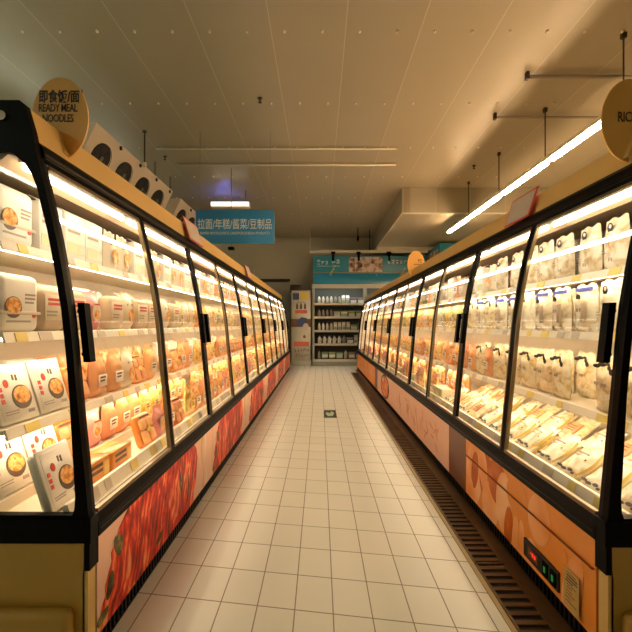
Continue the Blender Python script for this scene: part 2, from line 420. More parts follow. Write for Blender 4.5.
def build_case(P):
    s, xf, y0, y1, W = P['s'], P['xf'], P['y0'], P['y1'], P['word']
    def p3(d, y, z): return (s * (xf + d), y, z)
    def bx(mb, d0, d1, ya, yb, z0, z1, m):
        a, b_ = s * (xf + d0), s * (xf + d1)
        return mb.box((min(a, b_), ya, z0), (max(a, b_), yb, z1), m)
    base = 'kimchi picture panels' if s < 0 else 'orange and pink picture panels'
    root = thing('refrigerated_display_case', f'long {W} glass-door chiller case with tan header and {base}', 'display case', (0, 0, 0), group='glass-door chiller cases')
    def part(mb, name, parent=None): return mb.build(name, parent or root)
    # lower body and tan end face
    m = MB(); bx(m, .022, P['back'] + .04, y0 + .03, y1 - .03, 0.0, .445, M_olive); part(m, 'base_cabinet')
    for ya, yb, nm in ((y0, y0 + .05, 1), (y1 - .05, y1, 0)):
        m = MB(); bx(m, .012, P['back'] + .06, ya, yb, 0, .452, M_tan_base); bx(m, 0, .02, ya, yb, 0, .35, M_tan)
        part(m, 'end_panel')
        yy = y0 - .02 if nm else y1 + .02
        m = MB(); xa, xb = xf + .045, xf + P['back']
        m.rbox((min(s*xa, s*xb), yy - .03, .10), (max(s*xa, s*xb), yy + .03, .225), .028, M_tan_base, 4); part(m, 'bumper')
        # black corner bracket that carries the sill rail round the end
        m = MB(); bx(m, -.012, P['back'] + .06, ya - .004, yb + .004, .452, .542, M_black); bx(m, -.006, .015, ya, yb + (.012 if nm else -.0), .35, .46, M_black)
        part(m, 'corner_bracket')
        # end frame with the window cut in it
        fr_ = [(-.004, .54), (.0, .56)] + [(smooth_d(P, z) - .004, z) for z in [.65 + .09 * k for k in range(14)] if z < P['rail']] + [(.205, P['tant'] - .09), (.231, P['top'] - .016), (.25, P['top']), (P['back'] + .06, P['top']), (P['back'] + .06, .54)]
        k2 = P['rail'] - 1.862
        win = [(.058, .553), (.05, .575), (.047, .62), (.058, .80), (.069, 1.0), (.083, 1.16), (.098, 1.30), (.122, 1.45), (.149, 1.592 + k2*.5), (.166, 1.66 + k2), (.187, 1.75 + k2), (.205, 1.795 + k2), (.229, 1.833 + k2), (.274, 1.872 + k2), (.33, 1.884 + k2),
               (P['back'] - .06, 1.884 + k2), (P['back'] - .01, 1.84 + k2), (P['back'] - .01, .60), (P['back'] - .05, .555)]
        yf = y0 if nm else y1 - .03
        m = MB(); m.holed([p3(d, yf, z) for d, z in fr_], [p3(d, yf, z) for d, z in win], (0, .03, 0), M_black); ef = part(m, 'end_frame')
        m = MB(); m.prism([p3(d, yf + .012, z) for d, z in win], (0, .006, 0), M_glass_end if nm else M_white); part(m, 'end_glass' if nm else 'end_lining', ef)
        if nm:
            m = MB(); m.tube(p3(.313, yf, P['top'] - .058), p3(.313, yf - .008, P['top'] - .058), .017, M_chrome, 16); part(m, 'cover_bolt', ef)
        # corner post that faces the aisle
        pa, pb = (y0 + .03, y0 + .036) if nm else (y1 - .036, y1 - .03)
        m = MB(); zs = [.54 + (P['rail'] + .06 - .54) * k / 16 for k in range(17)]
        for za, zb in zip(zs, zs[1:]):
            da, db = smooth_d(P, za), smooth_d(P, zb)
            m.prism([p3(da - .002, pa, za), p3(db - .002, pa, zb), p3(db + .03, pa, zb), p3(da + .03, pa, za)], (0, pb - pa, 0), M_satin)
        part(m, 'corner_post')
    # sill rail under the doors
    m = MB(); m.prism([p3(-.014, y0 + .05, .452), p3(-.014, y0 + .05, .50), p3(0, y0 + .05, .53), p3(.05, y0 + .05, .53), p3(.05, y0 + .05, .447), p3(.0, y0 + .05, .447)], (0, y1 - y0 - .1, 0), M_black)
    bx(m, -.016, -.012, y0 + .06, y1 - .06, .474, .480, M_satin)
    part(m, 'sill_rail')
    # header rail and the tan fascia board above it
    rb, tb, tt = P['rail'], P['tanb'], P['tant']
    m = MB(); m.prism([p3(.178, y0 + .03, rb + .01), p3(.186, y0 + .03, tb - .018), p3(.20, y0 + .03, tb), p3(.26, y0 + .03, tb), p3(.26, y0 + .03, rb - .002), p3(.192, y0 + .03, rb - .008)], (0, y1 - y0 - .06, 0), M_black)
    bx(m, .1795, .185, y0 + .04, y1 - .04, rb + .006, rb + .022, M_satin)
    part(m, 'header_rail')
    m = MB(); m.prism([p3(.205, y0 + .03, tb - .002), p3(.235, y0 + .03, tt), p3(.253, y0 + .03, tt), p3(.225, y0 + .03, tb - .002)], (0, y1 - y0 - .06, 0), M_tan); part(m, 'fascia_board')
    # inner lining: roof, back, deck
    m = MB(); bx(m, .26, P['back'] + .05, y0 + .03, y1 - .03, rb + .03, rb + .06, M_canopy); part(m, 'canopy')
    m = MB(); m.prism([p3(.30, y0 + .03, rb + .03), p3(.33, y0 + .03, rb + .03), p3(.37, y0 + .03, rb - .005), p3(.36, y0 + .03, rb - .02)], (0, y1 - y0 - .06, 0), M_canopy); part(m, 'air_baffle')
    m = MB(); bx(m, P['back'], P['back'] + .05, y0 + .03, y1 - .03, .445, rb + .03, M_lining); part(m, 'back_panel')
    m = MB(); bx(m, .05, P['back'], y0 + .03, y1 - .03, P['deck'] - .06, P['deck'], M_shelf)
    m.prism([p3(P['df'] - .012, y0 + .035, P['deck'] - .005), p3(P['df'] - .05, y0 + .035, P['deck'] - .0), p3(P['df'] - .035, y0 + .035, P['deck'] + .055), p3(P['df'] - .02, y0 + .035, P['deck'] + .055)], (0, y1 - y0 - .07, 0), M_price)
    dk = part(m, 'deck')
    rr = random.Random(3 + s)
    m = MB(); y = y0 + .15
    while y < y1 - .3:
        w = rr.uniform(.05, .09); mm = M_tag if rr.random() < .6 else M_taggrey
        q = MB() if y < y0 + 5 else m
        q.prism([p3(P['df'] - .052, y, P['deck'] + .006), p3(P['df'] - .052, y + w, P['deck'] + .006), p3(P['df'] - .038, y + w, P['deck'] + .05), p3(P['df'] - .038, y, P['deck'] + .05)], (-s * .002, 0, 0), mm)
        if q is not m: part(q, 'price_card', dk)
        y += w + rr.uniform(.04, .25)
    tag(part(m, 'far_price_cards', dk), kind='stuff')
    # shelves: board, price strip, cards and lit strip under the lip
    for lv, (z, fd) in enumerate(zip(P['shelf'], P['sf'])):
        for g in range(4):
            ya, yb = y0 + .035 + g * 3 * P['pitch'], y0 + .035 + (g + 1) * 3 * P['pitch'] - (.004 if g < 3 else .07)
            m = MB(); bx(m, fd, P['back'], ya, yb, z - .018, z, M_shelf); sh = part(m, 'shelf')
            m = MB(); m.prism([p3(fd, ya, z + .004), p3(fd - .008, ya, z + .004), p3(fd - .020, ya, z - .036), p3(fd - .010, ya, z - .036)], (0, yb - ya, 0), M_price); part(m, 'price_strip', sh)
            m = MB(); y = ya + rr.uniform(.03, .2)
            while y < yb - .1:
                w = rr.uniform(.05, .09); mm = M_tag if rr.random() < .55 else M_taggrey
                q = MB() if g == 0 or (g == 1 and lv == 1) else m
                q.prism([p3(fd - .0235, y, z - .034), p3(fd - .0235, y + w, z - .034), p3(fd - .0115, y + w, z + .002), p3(fd - .0115, y, z + .002)], (s * .003, 0, 0), mm)
                if q is not m: part(q, 'price_card', sh)
                y += w + rr.uniform(.05, .3)
            if len(m.bm.verts): tag(part(m, 'far_price_cards', sh), kind='stuff')
            m = MB(); bx(m, fd + .015, fd + .033, ya + .02, yb - .02, z - .030, z - .019, M_led); part(m, 'shelf_light', sh)
    # light tubes below the header, one per door
    for i in range(ND):
        ya = y0 + .035 + i * P['pitch'] + .03; yb = ya + P['pitch'] - .06
        m = MB(); bx(m, .262, .30, ya, yb, rb + .002, rb + .028, M_white); fx = part(m, 'light_holder')
        m = MB(); m.tube(p3(.28, ya + .01, rb - .012), p3(.28, yb - .01, rb - .012), .015, M_tube, 10); part(m, 'light_tube', fx)
    # doors
    for i in range(ND):
        ya = y0 + .035 + i * P['pitch']; yb = ya + P['pitch'] - .005
        if i == 0: ya = y0 + .037
        if i == ND - 1: yb = y1 - .037
        near_handle = i % 2 == 0
        zs = [.533 + (rb - .010 - .533) * k / 18 for k in range(19)]
        m = MB()
        for yy0, yy1, blk in ((ya, ya + (.018 if i == 0 else .034), near_handle), (yb - (.018 if i == ND - 1 else .034), yb, not near_handle)):
            for za, zb in zip(zs, zs[1:]):
                da, db = smooth_d(P, za), smooth_d(P, zb)
                if blk:
                    m.prism([p3(da, yy0, za), p3(db, yy0, zb), p3(db + .022, yy0, zb), p3(da + .022, yy0, za)], (0, yy1 - yy0, 0), M_satin)
                else:
                    q0, q1 = (yy0, yy0 + .020) if yy0 == ya else (yy1 - .020, yy1)
                    r0, r1 = (yy0 + .020, yy1) if yy0 == ya else (yy0, yy1 - .020)
                    m.prism([p3(da, q0, za), p3(db, q0, zb), p3(db + .022, q0, zb), p3(da + .022, q0, za)], (0, q1 - q0, 0), M_black)
                    m.prism([p3(da + .002, r0, za), p3(db + .002, r0, zb), p3(db + .02, r0, zb), p3(da + .02, r0, za)], (0, r1 - r0, 0), M_champ)
        d1, d2 = smooth_d(P, rb - .030), smooth_d(P, rb - .010)
        m.prism([p3(d1, ya + .036, rb - .026), p3(d2, ya + .036, rb - .010), p3(d2 + .02, ya + .036, rb - .010), p3(d1 + .02, ya + .036, rb - .026)], (0, yb - ya - .072, 0), M_champ)
        m.prism([p3(.0, ya + .036, .533), p3(.002, ya + .036, .548), p3(.02, ya + .036, .548), p3(.02, ya + .036, .533)], (0, yb - ya - .072, 0), M_champ)
        dr_ = part(m, 'glass_door')
        m = MB()
        for off, fl in ((.010, s > 0), (.014, s < 0)):
            m.grid(lambda u, v: p3(smooth_d(P, .54 + v * (rb - .02 - .54)) + off, ya + .012 + u * (yb - ya - .024), .54 + v * (rb - .02 - .54)), 1, 22, M_glass, True, fl)
        part(m, 'glass_pane', dr_)
        zb_ = P['bar']; db_ = smooth_d(P, zb_) + .034
        m = MB(); m.tube(p3(db_, ya + .02, zb_), p3(db_, yb - .02, zb_), .009, M_bar, 10)
        for ye in (ya + .012, yb - .020): m.rbox((min(p3(db_ - .014, 0, 0)[0], p3(db_ + .014, 0, 0)[0]), ye, zb_ - .014), (max(p3(db_ - .014, 0, 0)[0], p3(db_ + .014, 0, 0)[0]), ye + .008, zb_ + .014), .003, M_white, 1)
        part(m, 'light_bar', dr_)
        yh = ya + (.046 if i == 0 else .060) if near_handle else yb - .060
        m = MB(); z0, z1 = 1.105, 1.33
        da, db = smooth_d(P, z0), smooth_d(P, z1)
        m.prism([p3(da - .030, yh - .020, z0), p3(db - .030, yh - .020, z1), p3(db - .004, yh - .020, z1), p3(da - .004, yh - .020, z0)], (0, .040, 0), M_black)
        for z in (z0 + .03, z1 - .03):
            dd = smooth_d(P, z); a, b_ = p3(dd - .010, yh, z), p3(dd + .008, yh, z); m.tube(a, b_, .009, M_black, 8)
        part(m, 'handle', dr_)
    # kick grille: slotted dark plate
    m = MB(); bx(m, .012, .03, y0 + .05, y1 - .05, 0, .065, M_ink)
    y = y0 + .06
    while y < y1 - .06:
        bx(m, .002, .014, y, y + .014, .004, .062, M_satin); y += .034
    bx(m, .0, .014, y0 + .05, y1 - .05, .060, .066, M_satin); bx(m, .0, .014, y0 + .05, y1 - .05, .0, .006, M_satin)
    part(m, 'kick_grille')
    return root, p3, bx

def lump_outline(y_a, y_b, z_a, z_b, rnd):
    """outline of a heap of kimchi leaning over a panel"""
    pts = []
    W_, Hh = y_b - y_a, z_b - z_a
    for t, u in ((0, 0), (-.005, .12), (.012, .22), (.035, .30), (.025, .40), (.05, .50), (.075, .58), (.07, .68), (.10, .77), (.12, .86), (.16, .93), (.19, 1.0)):
        pts.append((y_a + t * W_ + rnd.uniform(-.006, .006), z_a + u * Hh))
    for t, u in ((.95, 1.0), (.985, .86), (1.0, .70), (.99, .52), (.97, .34), (.945, .16), (.93, 0)):
        pts.append((y_a + t * W_ + rnd.uniform(-.008, .008), z_a + u * Hh))
    return pts

caseL, pL, bxL = build_case(SIDES[-1])
caseR, pR, bxR = build_case(SIDES[1])

# left picture panels, one per two doors
P = SIDES[-1]
for g in range(6):
    ya = P['y0'] + .062 + g * 2 * P['pitch'] * .994; yb = ya + 2 * P['pitch'] * .994 - .006
    m = MB(); bxL(m, 0, .02, ya, yb, .066, .447, M_pinkpan); pan = m.build('picture_panel', caseL)
    rr = random.Random(40 + g)
    m = MB(); m.prism([pL(-.0005, y, z) for y, z in lump_outline(ya + .02, ya + 1.30, .067, .446, rr)], (.0015, 0, 0), M_kim); kp = m.build('kimchi_picture', pan); kp['label'] = 'red kimchi picture'
    for cy, cz, ry, rz_, an in ((.17, .33, .035, .05, .5), (.10, .20, .028, .05, -.4), (.045, .115, .05, .02, .2), (.62, .13, .05, .018, .3), (.95, .30, .018, .09, .2), (1.1, .2, .014, .08, -.1)):
        q = []; m = MB()
        for k in range(14):
            a = 2 * PI * k / 14; u, v = ry * math.cos(a), rz_ * math.sin(a) * (1 - .35 * math.cos(a))
            q.append(pL(-.0022, ya + cy + u * math.cos(an) - v * math.sin(an), cz + u * math.sin(an) + v * math.cos(an)))
        m.prism(q, (.001, 0, 0), M_leafp); m.build('scallion_picture', pan)
    m = MB()
    for cy, ry in ((1.42, .03), (1.50, .022)):
        m.prism([pL(-.001, ya + cy + ry * math.sin(k * .5), .08 + .36 * k / 12) for k in range(13)] + [pL(-.001, ya + cy + .02 + ry * .6 * math.sin(k * .5 + .6), .08 + .36 * k / 12) for k in range(12, -1, -1)], (.001, 0, 0), M_tan if ry > .025 else M_white)
    m.build('swirl_picture', pan)

# right picture panels
P = SIDES[1]
def rpanel(ya, yb, z0, z1, m_, name='picture_panel'):
    m = MB(); bxR(m, 0, .02, ya, yb, z0, z1, m_); return m.build(name, caseR)
def rpoly(m, pts, mm, off=-.001): m.prism([pR(off, y, z) for y, z in pts], (.0008, 0, 0), mm)
def ell(cy, cz, ry, rz, an=0, n=22): return [(cy + ry*math.cos(2*PI*k/n)*math.cos(an) - rz*math.sin(2*PI*k/n)*math.sin(an), cz + ry*math.cos(2*PI*k/n)*math.sin(an) + rz*math.sin(2*PI*k/n)*math.cos(an)) for k in range(n)]
pan = rpanel(1.57, 2.97, .066, .447, M_orange)
m = MB()
def clipz(pts, lo=.068, hi=.445, ylo=1.575, yhi=2.965): return [(min(max(y, ylo), yhi), min(max(z, lo), hi)) for y, z in pts]
for i, (cy, cz, ry, rz, an, mm) in enumerate(((2.82, .25, .14, .22, .2, M_orl), (2.80, .28, .06, .13, .2, M_ord), (2.62, .30, .10, .20, -.1, M_ord), (2.66, .34, .07, .13, -.2, M_orl), (2.55, .16, .12, .14, .4, M_orl),
        (2.45, .33, .13, .13, .3, M_ord), (2.36, .25, .10, .17, .1, M_orl), (2.30, .14, .05, .12, .15, M_ord), (2.22, .12, .035, .13, .1, M_orl), (2.14, .13, .035, .12, -.1, M_orl), (2.06, .11, .06, .10, .3, M_orl),
        (2.20, .34, .12, .10, .2, M_orange), (1.98, .33, .10, .12, .3, M_orl), (1.80, .14, .05, .16, .2, M_orange), (1.72, .16, .06, .18, .3, M_orl), (2.9, .12, .08, .10, 0, M_orl))):
    rpoly(m, clipz(ell(cy, cz, ry, rz, an)), mm, -.0008 - .00012 * i)
pk = m.build('fish_cake_picture', pan)
m = MB(); bxR(m, -.012, -.010, 1.575, 2.96, .330, .334, M_ink); bxR(m, -.011, .0, 1.575, 2.96, .331, .333, M_ord); m.build('panel_joint', pan)
# controller
m = MB(); m.prism([pR(-.001, y, z) for y, z in ((1.80, .10), (2.105, .10), (2.105, .185), (1.80, .185))], (-.011, 0, 0), M_ink); ct = m.build('controller', pan); ct['label'] = 'black controller with red digits and two green switches'
m = MB()
bxR(m, -.0145, -.012, 1.965, 2.06, .118, .165, M_brown); bxR(m, -.015, -.0145, 1.985, 1.999, .134, .152, M_red_on); bxR(m, -.015, -.0145, 2.006, 2.020, .134, .152, M_red_on); bxR(m, -.015, -.0145, 2.027, 2.038, .141, .145, M_red_on); m.build('display', ct)
for yy in (1.90, 1.835):
    m = MB(); bxR(m, -.018, -.012, yy - .02, yy + .02, .112, .172, M_black); bxR(m, -.0195, -.018, yy - .007, yy + .007, .128, .155, M_green_on); m.build('rocker_switch', ct)
m = MB(); bxR(m, -.012, -.0105, 1.655, 1.76, .085, .245, M_plate); rp = m.build('rating_plate', pan)
m = MB(); rr = random.Random(5)
for k, z in enumerate((.232, .222, .210, .198, .184, .172, .158, .145, .130, .115)):
    a = 1.745 - rr.uniform(0, .01); l = rr.uniform(.03, .075); bxR(m, -.0128, -.012, a - l, a, z - (.005 if k in (1, 2, 3) else .0025), z, M_ink)
m.build('plate_print', rp)
rpanel(2.975, 3.36, .066, .447, M_brown, 'joint_panel')
pan = rpanel(3.365, 5.98, .066, .447, M_pinkpan)
m = MB(); rr = random.Random(12)     # brush-like marks, unreadable in the photo
for k in range(5):
    cy = 5.45 - k * .42
    for j in range(7):
        yy, zz, an, l = cy + rr.uniform(-.16, .16), .23 + rr.uniform(-.09, .12), rr.choice((0.1, 1.4, .9, -.7)) + rr.uniform(-.2, .2), rr.uniform(.05, .11)
        rpoly(m, ell(yy, zz, l, .011, an, 10), M_cal, -.001 - .0002 * j)
m.build('brush_lettering', pan)
m = MB(); bxR(m, -.0025, -.001, 3.37, 5.97, .331, .333, M_pinkpan); m.build('panel_joint', pan)
pan = rpanel(5.985, 7.55, .066, .447, M_pinkpan)
m = MB(); rpoly(m, ell(6.7, .255, .42, .186), M_ink); rpoly(m, ell(6.7, .255, .36, .160), M_salad, -.0022); m.build('stew_bowl_picture', pan)
rpanel(7.555, 7.9, .066, .447, M_brown, 'joint_panel')
pan = rpanel(7.905, SIDES[1]['y1'] - .06, .066, .447, M_orange)
m = MB(); rr = random.Random(2)
for k in range(4):
    for j in range(5): rpoly(m, ell(8.4 + k * .75 + rr.uniform(-.2, .2), .25 + rr.uniform(-.1, .1), rr.uniform(.06, .15), .014, rr.uniform(-1, 1), 10), M_salad if k else M_pinkpan, -.001 - .0002 * j)
m.build('brush_lettering', pan)

# ------------------------------------------------------------------ goods
C = lambda n, c, **k: mat(n, c, **k)
G_white = C('pack_white', (.80, .75, .66), rough=.3, rnd=.08)
G_cream = C('pack_cream', (.74, .64, .47), rough=.35, var=.25, scale=14, col2=(.60, .45, .27), rnd=.12)
G_beige = C('pack_kraft', (.60, .46, .30), rough=.45, var=.2, scale=10, rnd=.15)
G_orange = C('pack_orange', (.78, .26, .04), rough=.35, var=.5, scale=16, col2=(.86, .46, .14), rnd=.15)
G_peach = C('pack_peach', (.80, .40, .17), rough=.35, var=.6, scale=18, col2=(.74, .20, .06), rnd=.18)
G_pink = C('pack_pink', (.80, .30, .28), rough=.3, var=.5, scale=12, col2=(.85, .62, .50), rnd=.15)
G_red = C('print_red', (.62, .05, .03), rough=.4)
G_yellow = C('pack_yellow', (.84, .62, .16), rough=.35, var=.4, scale=14, col2=(.80, .40, .10), rnd=.12)
G_green = C('pack_green', (.28, .36, .10), rough=.4, var=.7, scale=16, col2=(.70, .66, .36), rnd=.15)
G_black = M_ink
G_greytext = C('print_grey', (.36, .30, .24), rough=.5)
G_bowl = C('print_bowl', (.10, .06, .03), rough=.4)
G_blue = C('print_blue', (.06, .08, .40), rough=.4)
G_lgreen = C('print_pale_green', (.55, .60, .34), rough=.4)
G_food = ramp_mat('print_noodles', [(.3, (.35, .10, .02)), (.48, (.80, .34, .08)), (.6, (.88, .58, .22)), (.75, (.75, .12, .06))], scale=45, rough=.4, rnd=True)
G_rice = ramp_mat('rice_cake_contents', [(.30, (.48, .33, .16)), (.43, (.70, .57, .37)), (.56, (.84, .77, .62)), (.72, (.88, .84, .74))], scale=16, detail=5, rough=.25, distort=.6, rnd=True)
G_rice2 = ramp_mat('rice_slice_contents', [(.30, (.55, .36, .14)), (.45, (.78, .62, .36)), (.58, (.86, .77, .58)), (.75, (.60, .46, .26))], scale=24, detail=5, rough=.25, distort=.4, rnd=True)
G_mix = ramp_mat('mixed_food_contents', [(.28, (.40, .10, .03)), (.42, (.80, .34, .10)), (.54, (.85, .62, .32)), (.66, (.80, .22, .08)), (.8, (.55, .42, .12))], scale=22, detail=4, rough=.3, rnd=True)
G_mixy = ramp_mat('yellow_food_contents', [(.30, (.50, .25, .04)), (.45, (.82, .52, .14)), (.58, (.86, .70, .36)), (.72, (.40, .36, .10))], scale=20, detail=4, rough=.3, rnd=True)
G_mixg = ramp_mat('leafy_food_contents', [(.30, (.16, .20, .05)), (.45, (.46, .44, .18)), (.58, (.78, .64, .38)), (.74, (.72, .32, .12))], scale=20, detail=4, rough=.3, rnd=True)

def pouch(w, h, d, body, crimp=.022, nu=12, nv=14, lean=0, seed=0, top=True):
    """plump pillow bag with a crimped flat seal, front at y=0"""
    rnd = random.Random(seed); ph = [rnd.uniform(0, 6) for _ in range(6)]
    def half(sg):
        def fn(u, v):
            x = (u - .5) * w; z = v * h
            pu = 1 - abs(2*u - 1) ** 2.6; vv = min(1, max(0, (h - crimp - z) / (h * .28))) if top else min(1, (h - z) / (h * .12))
            pv = min(1, .30 + z / (h * .2)) * (vv ** .6 if vv > 0 else 0)
            t = .5 * d * max(0.02, pu * pv)
            t *= 1 + .10 * math.sin(9*u + ph[0] + 3*v) + .08 * math.sin(13*v + ph[1] + 4*u)
            x *= 1 - .15 * max(0, (v - .6) / .4) ** 1.4
            x *= 1 - .07 * (pv * pu) - .05 * max(0, .12 - v) * 8
            z += .006 * math.sin(12*u + ph[2]) * (1 if v > .9 else 0)
            return (x, d/2 + sg * t, z)
        return fn
    m = MB(); m.grid(half(-1), nu, nv, body); m.grid(half(1), nu, nv, body, True, True)
    bmesh.ops.remove_doubles(m.bm, verts=m.bm.verts[:], dist=.0012)
    return m
def front_print(m, x, z, rx, rz, y, mm, n=16): m.disc_y((x, y, z), rx, rz, mm, n)
def textrows(m, x0, x1, z, n, y, mm, hh=.005, gap=.010, seed=0):
    r = random.Random(seed)
    for k in range(n): m.box((x0, y - .001, z - k*gap), (x0 + (x1 - x0) * r.uniform(.6, 1), y, z - k*gap + hh), mm)

# each builder returns [(part name or None for the body, MB)]; origin at base centre of the front, front looks to -y
def k_noodle_tray():
    w, h, d = .20, .235, .045; lean = Matrix.Rotation(-.30, 4, 'X')
    b = MB(); b.rbox((-w/2, 0, 0), (w/2, d, h), .022, G_white, 3)
    rim = MB(); rim.rbox((-w/2 - .004, -.006, -.002), (w/2 + .004, .004, h + .004), .004, G_white, 1)
    l = MB()
    l.rbox((-w/2 + .012, -.008, .012), (w/2 - .012, -.004, h - .012), .0018, G_white, 1)
    l.disc_y((.03, -.009, .095), .052, .050, G_bowl, 24); l.disc_y((.032, -.0105, .103), .045, .036, G_food, 24)
    l.disc_y((-.035, -.009, .158), .013, .017, G_red, 16)
    for k, z in enumerate((.128, .104, .080)): l.box((-.078, -.0095, z), (-.060, -.008, z + .017), G_red)
    l.box((.005, -.0095, .168), (.014, -.008, .192), G_bowl); l.box((.022, -.0095, .164), (.032, -.008, .190), G_bowl)
    textrows(l, -.075, .0, .042, 2, -.008, G_greytext); l.box((.045, -.0095, .024), (.08, -.008, .038), G_greytext)
    for q in (b, rim, l): q.bm.transform(lean)
    return [('tray', b), ('rim', rim), ('printed_label', l)], (w, h, .10)
def k_meal_box():
    w, h, d = .215, .235, .10
    b = MB(); b.rbox((-w/2, 0, 0), (w/2, d, h), .030, G_white, 3)
    l = MB(); l.disc_y((-.045, -.001, .10), .045, .043, G_bowl, 22); l.disc_y((-.045, -.002, .107), .040, .033, G_food, 22)
    textrows(l, .02, .085, .15, 3, 0, G_greytext, .008, .016); textrows(l, -.08, .06, .04, 1, 0, G_greytext, .008); l.disc_y((.07, -.001, .07), .012, .012, G_red, 12)
    s = MB(); s.rbox((-w/2 - .002, -.003, .072), (w/2 + .002, -.0005, .085), .001, G_cream, 1)
    return [('box', b), ('printed_label', l), ('seal_band', s)], (w, h, d)
def k_white_carton():
    w, h, d = .165, .225, .09
    b = MB(); b.rbox((-w/2, 0, 0), (w/2, d, h), .006, G_white, 2)
    b.prism([(-w/2, 0, h - .004), (w/2, 0, h - .004), (w/2, d*.5, h + .022), (-w/2, d*.5, h + .022)], (0, .006, 0), G_white)
    l = MB(); l.box((-.07, -.0015, .03), (.07, 0, .085), G_lgreen); textrows(l, -.065, .06, .155, 2, 0, G_greytext, .014, .024, 3); l.box((.02, -.002, .04), (.06, 0, .075), G_cream)
    return [('carton', b), ('printed_label', l)], (w, h + .02, d)
def k_shoulder_box():
    w, h, d = .18, .20, .085
    b = MB(); b.rbox((-w/2, 0, 0), (w/2, d, h), .035, G_beige, 4)
    l = MB(); l.rbox((-.07, -.002, .05), (.07, .002, .165), .0015, G_cream, 1); textrows(l, -.05, .055, .138, 2, -.002, G_red, .012, .02, 2); textrows(l, -.06, .05, .085, 2, -.002, G_greytext, .008, .016, 4)
    return [('box', b), ('printed_label', l)], (w, h, d)
def k_pink_pouch():
    w, h, d = .165, .21, .07
    b = pouch(w, h, d, G_pink, seed=3)
    l = MB(); l.disc_y((0, -.002, .10), .045, .05, G_cream, 20); l.disc_y((0, -.0035, .085), .026, .026, G_food, 16); textrows(l, -.03, .03, .135, 1, -.0035, G_red, .010)
    return [('bag', b), ('printed_label', l)], (w, h, d)
def k_orange_tray():
    w, h, d = .19, .19, .05; lean = Matrix.Rotation(-.30, 4, 'X')
    b = MB(); b.rbox((-w/2, .004, 0), (w/2, d, h), .022, G_orange, 3)
    t = MB()
    for cx in (-.043, .043):
        for cz, hh in ((.055, .038), (.128, .030)):
            t.rbox((cx - .036, -.010, cz - hh), (cx + .036, .010, cz + hh), .014, G_peach, 3)
    l = MB(); textrows(l, -.07, .06, .168, 1, -.006, G_bowl, .010); l.disc_y((.0, -.012, .09), .03, .016, G_yellow, 14)
    for q in (b, t, l): q.bm.transform(lean)
    return [('tray', b), ('sausages', t), ('printed_label', l)], (w, h, .105)
def k_orange_carton():
    w, h, d = .21, .105, .12
    b = MB(); b.rbox((-w/2, 0, 0), (w/2, d, h), .008, G_orange, 2)
    l = MB(); textrows(l, -.08, .05, .07, 2, 0, G_bowl, .016, .026, 6); l.box((.05, -.0015, .02), (.09, 0, .08), G_yellow); l.box((-.095, -.0015, .008), (.095, 0, .014), G_peach)
    s = MB(); s.rbox((-w/2 - .001, -.001, h - .020), (w/2 + .001, d*.6, h + .0015), .003, M_acr, 1)
    return [('carton', b), ('printed_label', l), ('film_wrap', s)], (w, h, d)
def k_peak_pouch():
    w, h, d = .15, .235, .075
    b = pouch(w, h, d, G_cream, seed=9)
    l = MB(); l.disc_y((0, -.003, .085), .04, .045, G_food, 18); textrows(l, -.04, .04, .15, 1, .006, G_bowl, .011)
    return [('bag', b), ('printed_label', l)], (w, h, d)
def k_mixed_pouch(body, seed, lab):
    def k():
        w, h, d = .155, .235, .075
        b = pouch(w, h, d, body, seed=seed)
        l = MB(); l.rbox((-.045, -.004, .055), (.045, .002, .12), .002, lab, 1); textrows(l, -.035, .03, .10, 2, -.004, G_bowl, .010, .018, seed)
        return [('bag', b), ('printed_label', l)], (w, h, d)
    return k
def k_emblem_bag():
    w, h, d = .185, .262, .085
    b = pouch(w, h, d, G_rice, seed=21)
    l = MB(); l.disc_y((.0, .008, .212), .020, .024, G_black, 18); l.disc_y((.003, .0065, .217), .009, .010, G_white, 10)
    l.box((.0, -.003, .045), (.010, .0, .062), G_greytext); l.box((.018, -.003, .043), (.028, .0, .060), G_greytext); textrows(l, -.05, -.015, .10, 2, -.003, G_greytext, .006, .014, 8)
    return [('bag', b), ('printed_label', l)], (w, h, d)
def k_blue_bag():
    w, h, d = .19, .258, .085
    b = pouch(w, h, d, G_rice, seed=33)
    l = MB(); l.box((-.07, .022, .222), (.075, .026, .241), G_blue); l.disc_y((-.015, .004, .19), .02, .016, G_black, 14); l.box((-.03, -.002, .11), (-.012, .001, .128), G_greytext); l.box((.0, -.002, .112), (.018, .001, .13), G_greytext); l.box((-.008, -.002, .04), (.012, .001, .056), G_greytext)
    l.rbox((.015, -.004, .05), (.06, .002, .16), .002, G_beige, 1)
    return [('bag', b), ('printed_label', l)], (w, h, d)
def k_black_top_bag():
    w, h, d = .19, .265, .085
    b = pouch(w, h, d, G_rice2, seed=44)
    l = MB()
    for x, z, a, c_ in ((-.06, .222, .026, .010), (-.02, .232, .03, .011), (.03, .214, .012, .020), (.055, .200, .016, .016), (.02, .236, .018, .008)): l.disc_y((x, .020 if z > .21 else .012, z), a, c_, G_black, 12)
    l.box((-.05, -.002, .13), (-.02, .002, .145), G_greytext); l.box((.0, -.002, .125), (.032, .002, .14), G_greytext); l.box((.01, -.002, .045), (.024, .002, .058), G_greytext)
    return [('bag', b), ('printed_label', l)], (w, h, d)
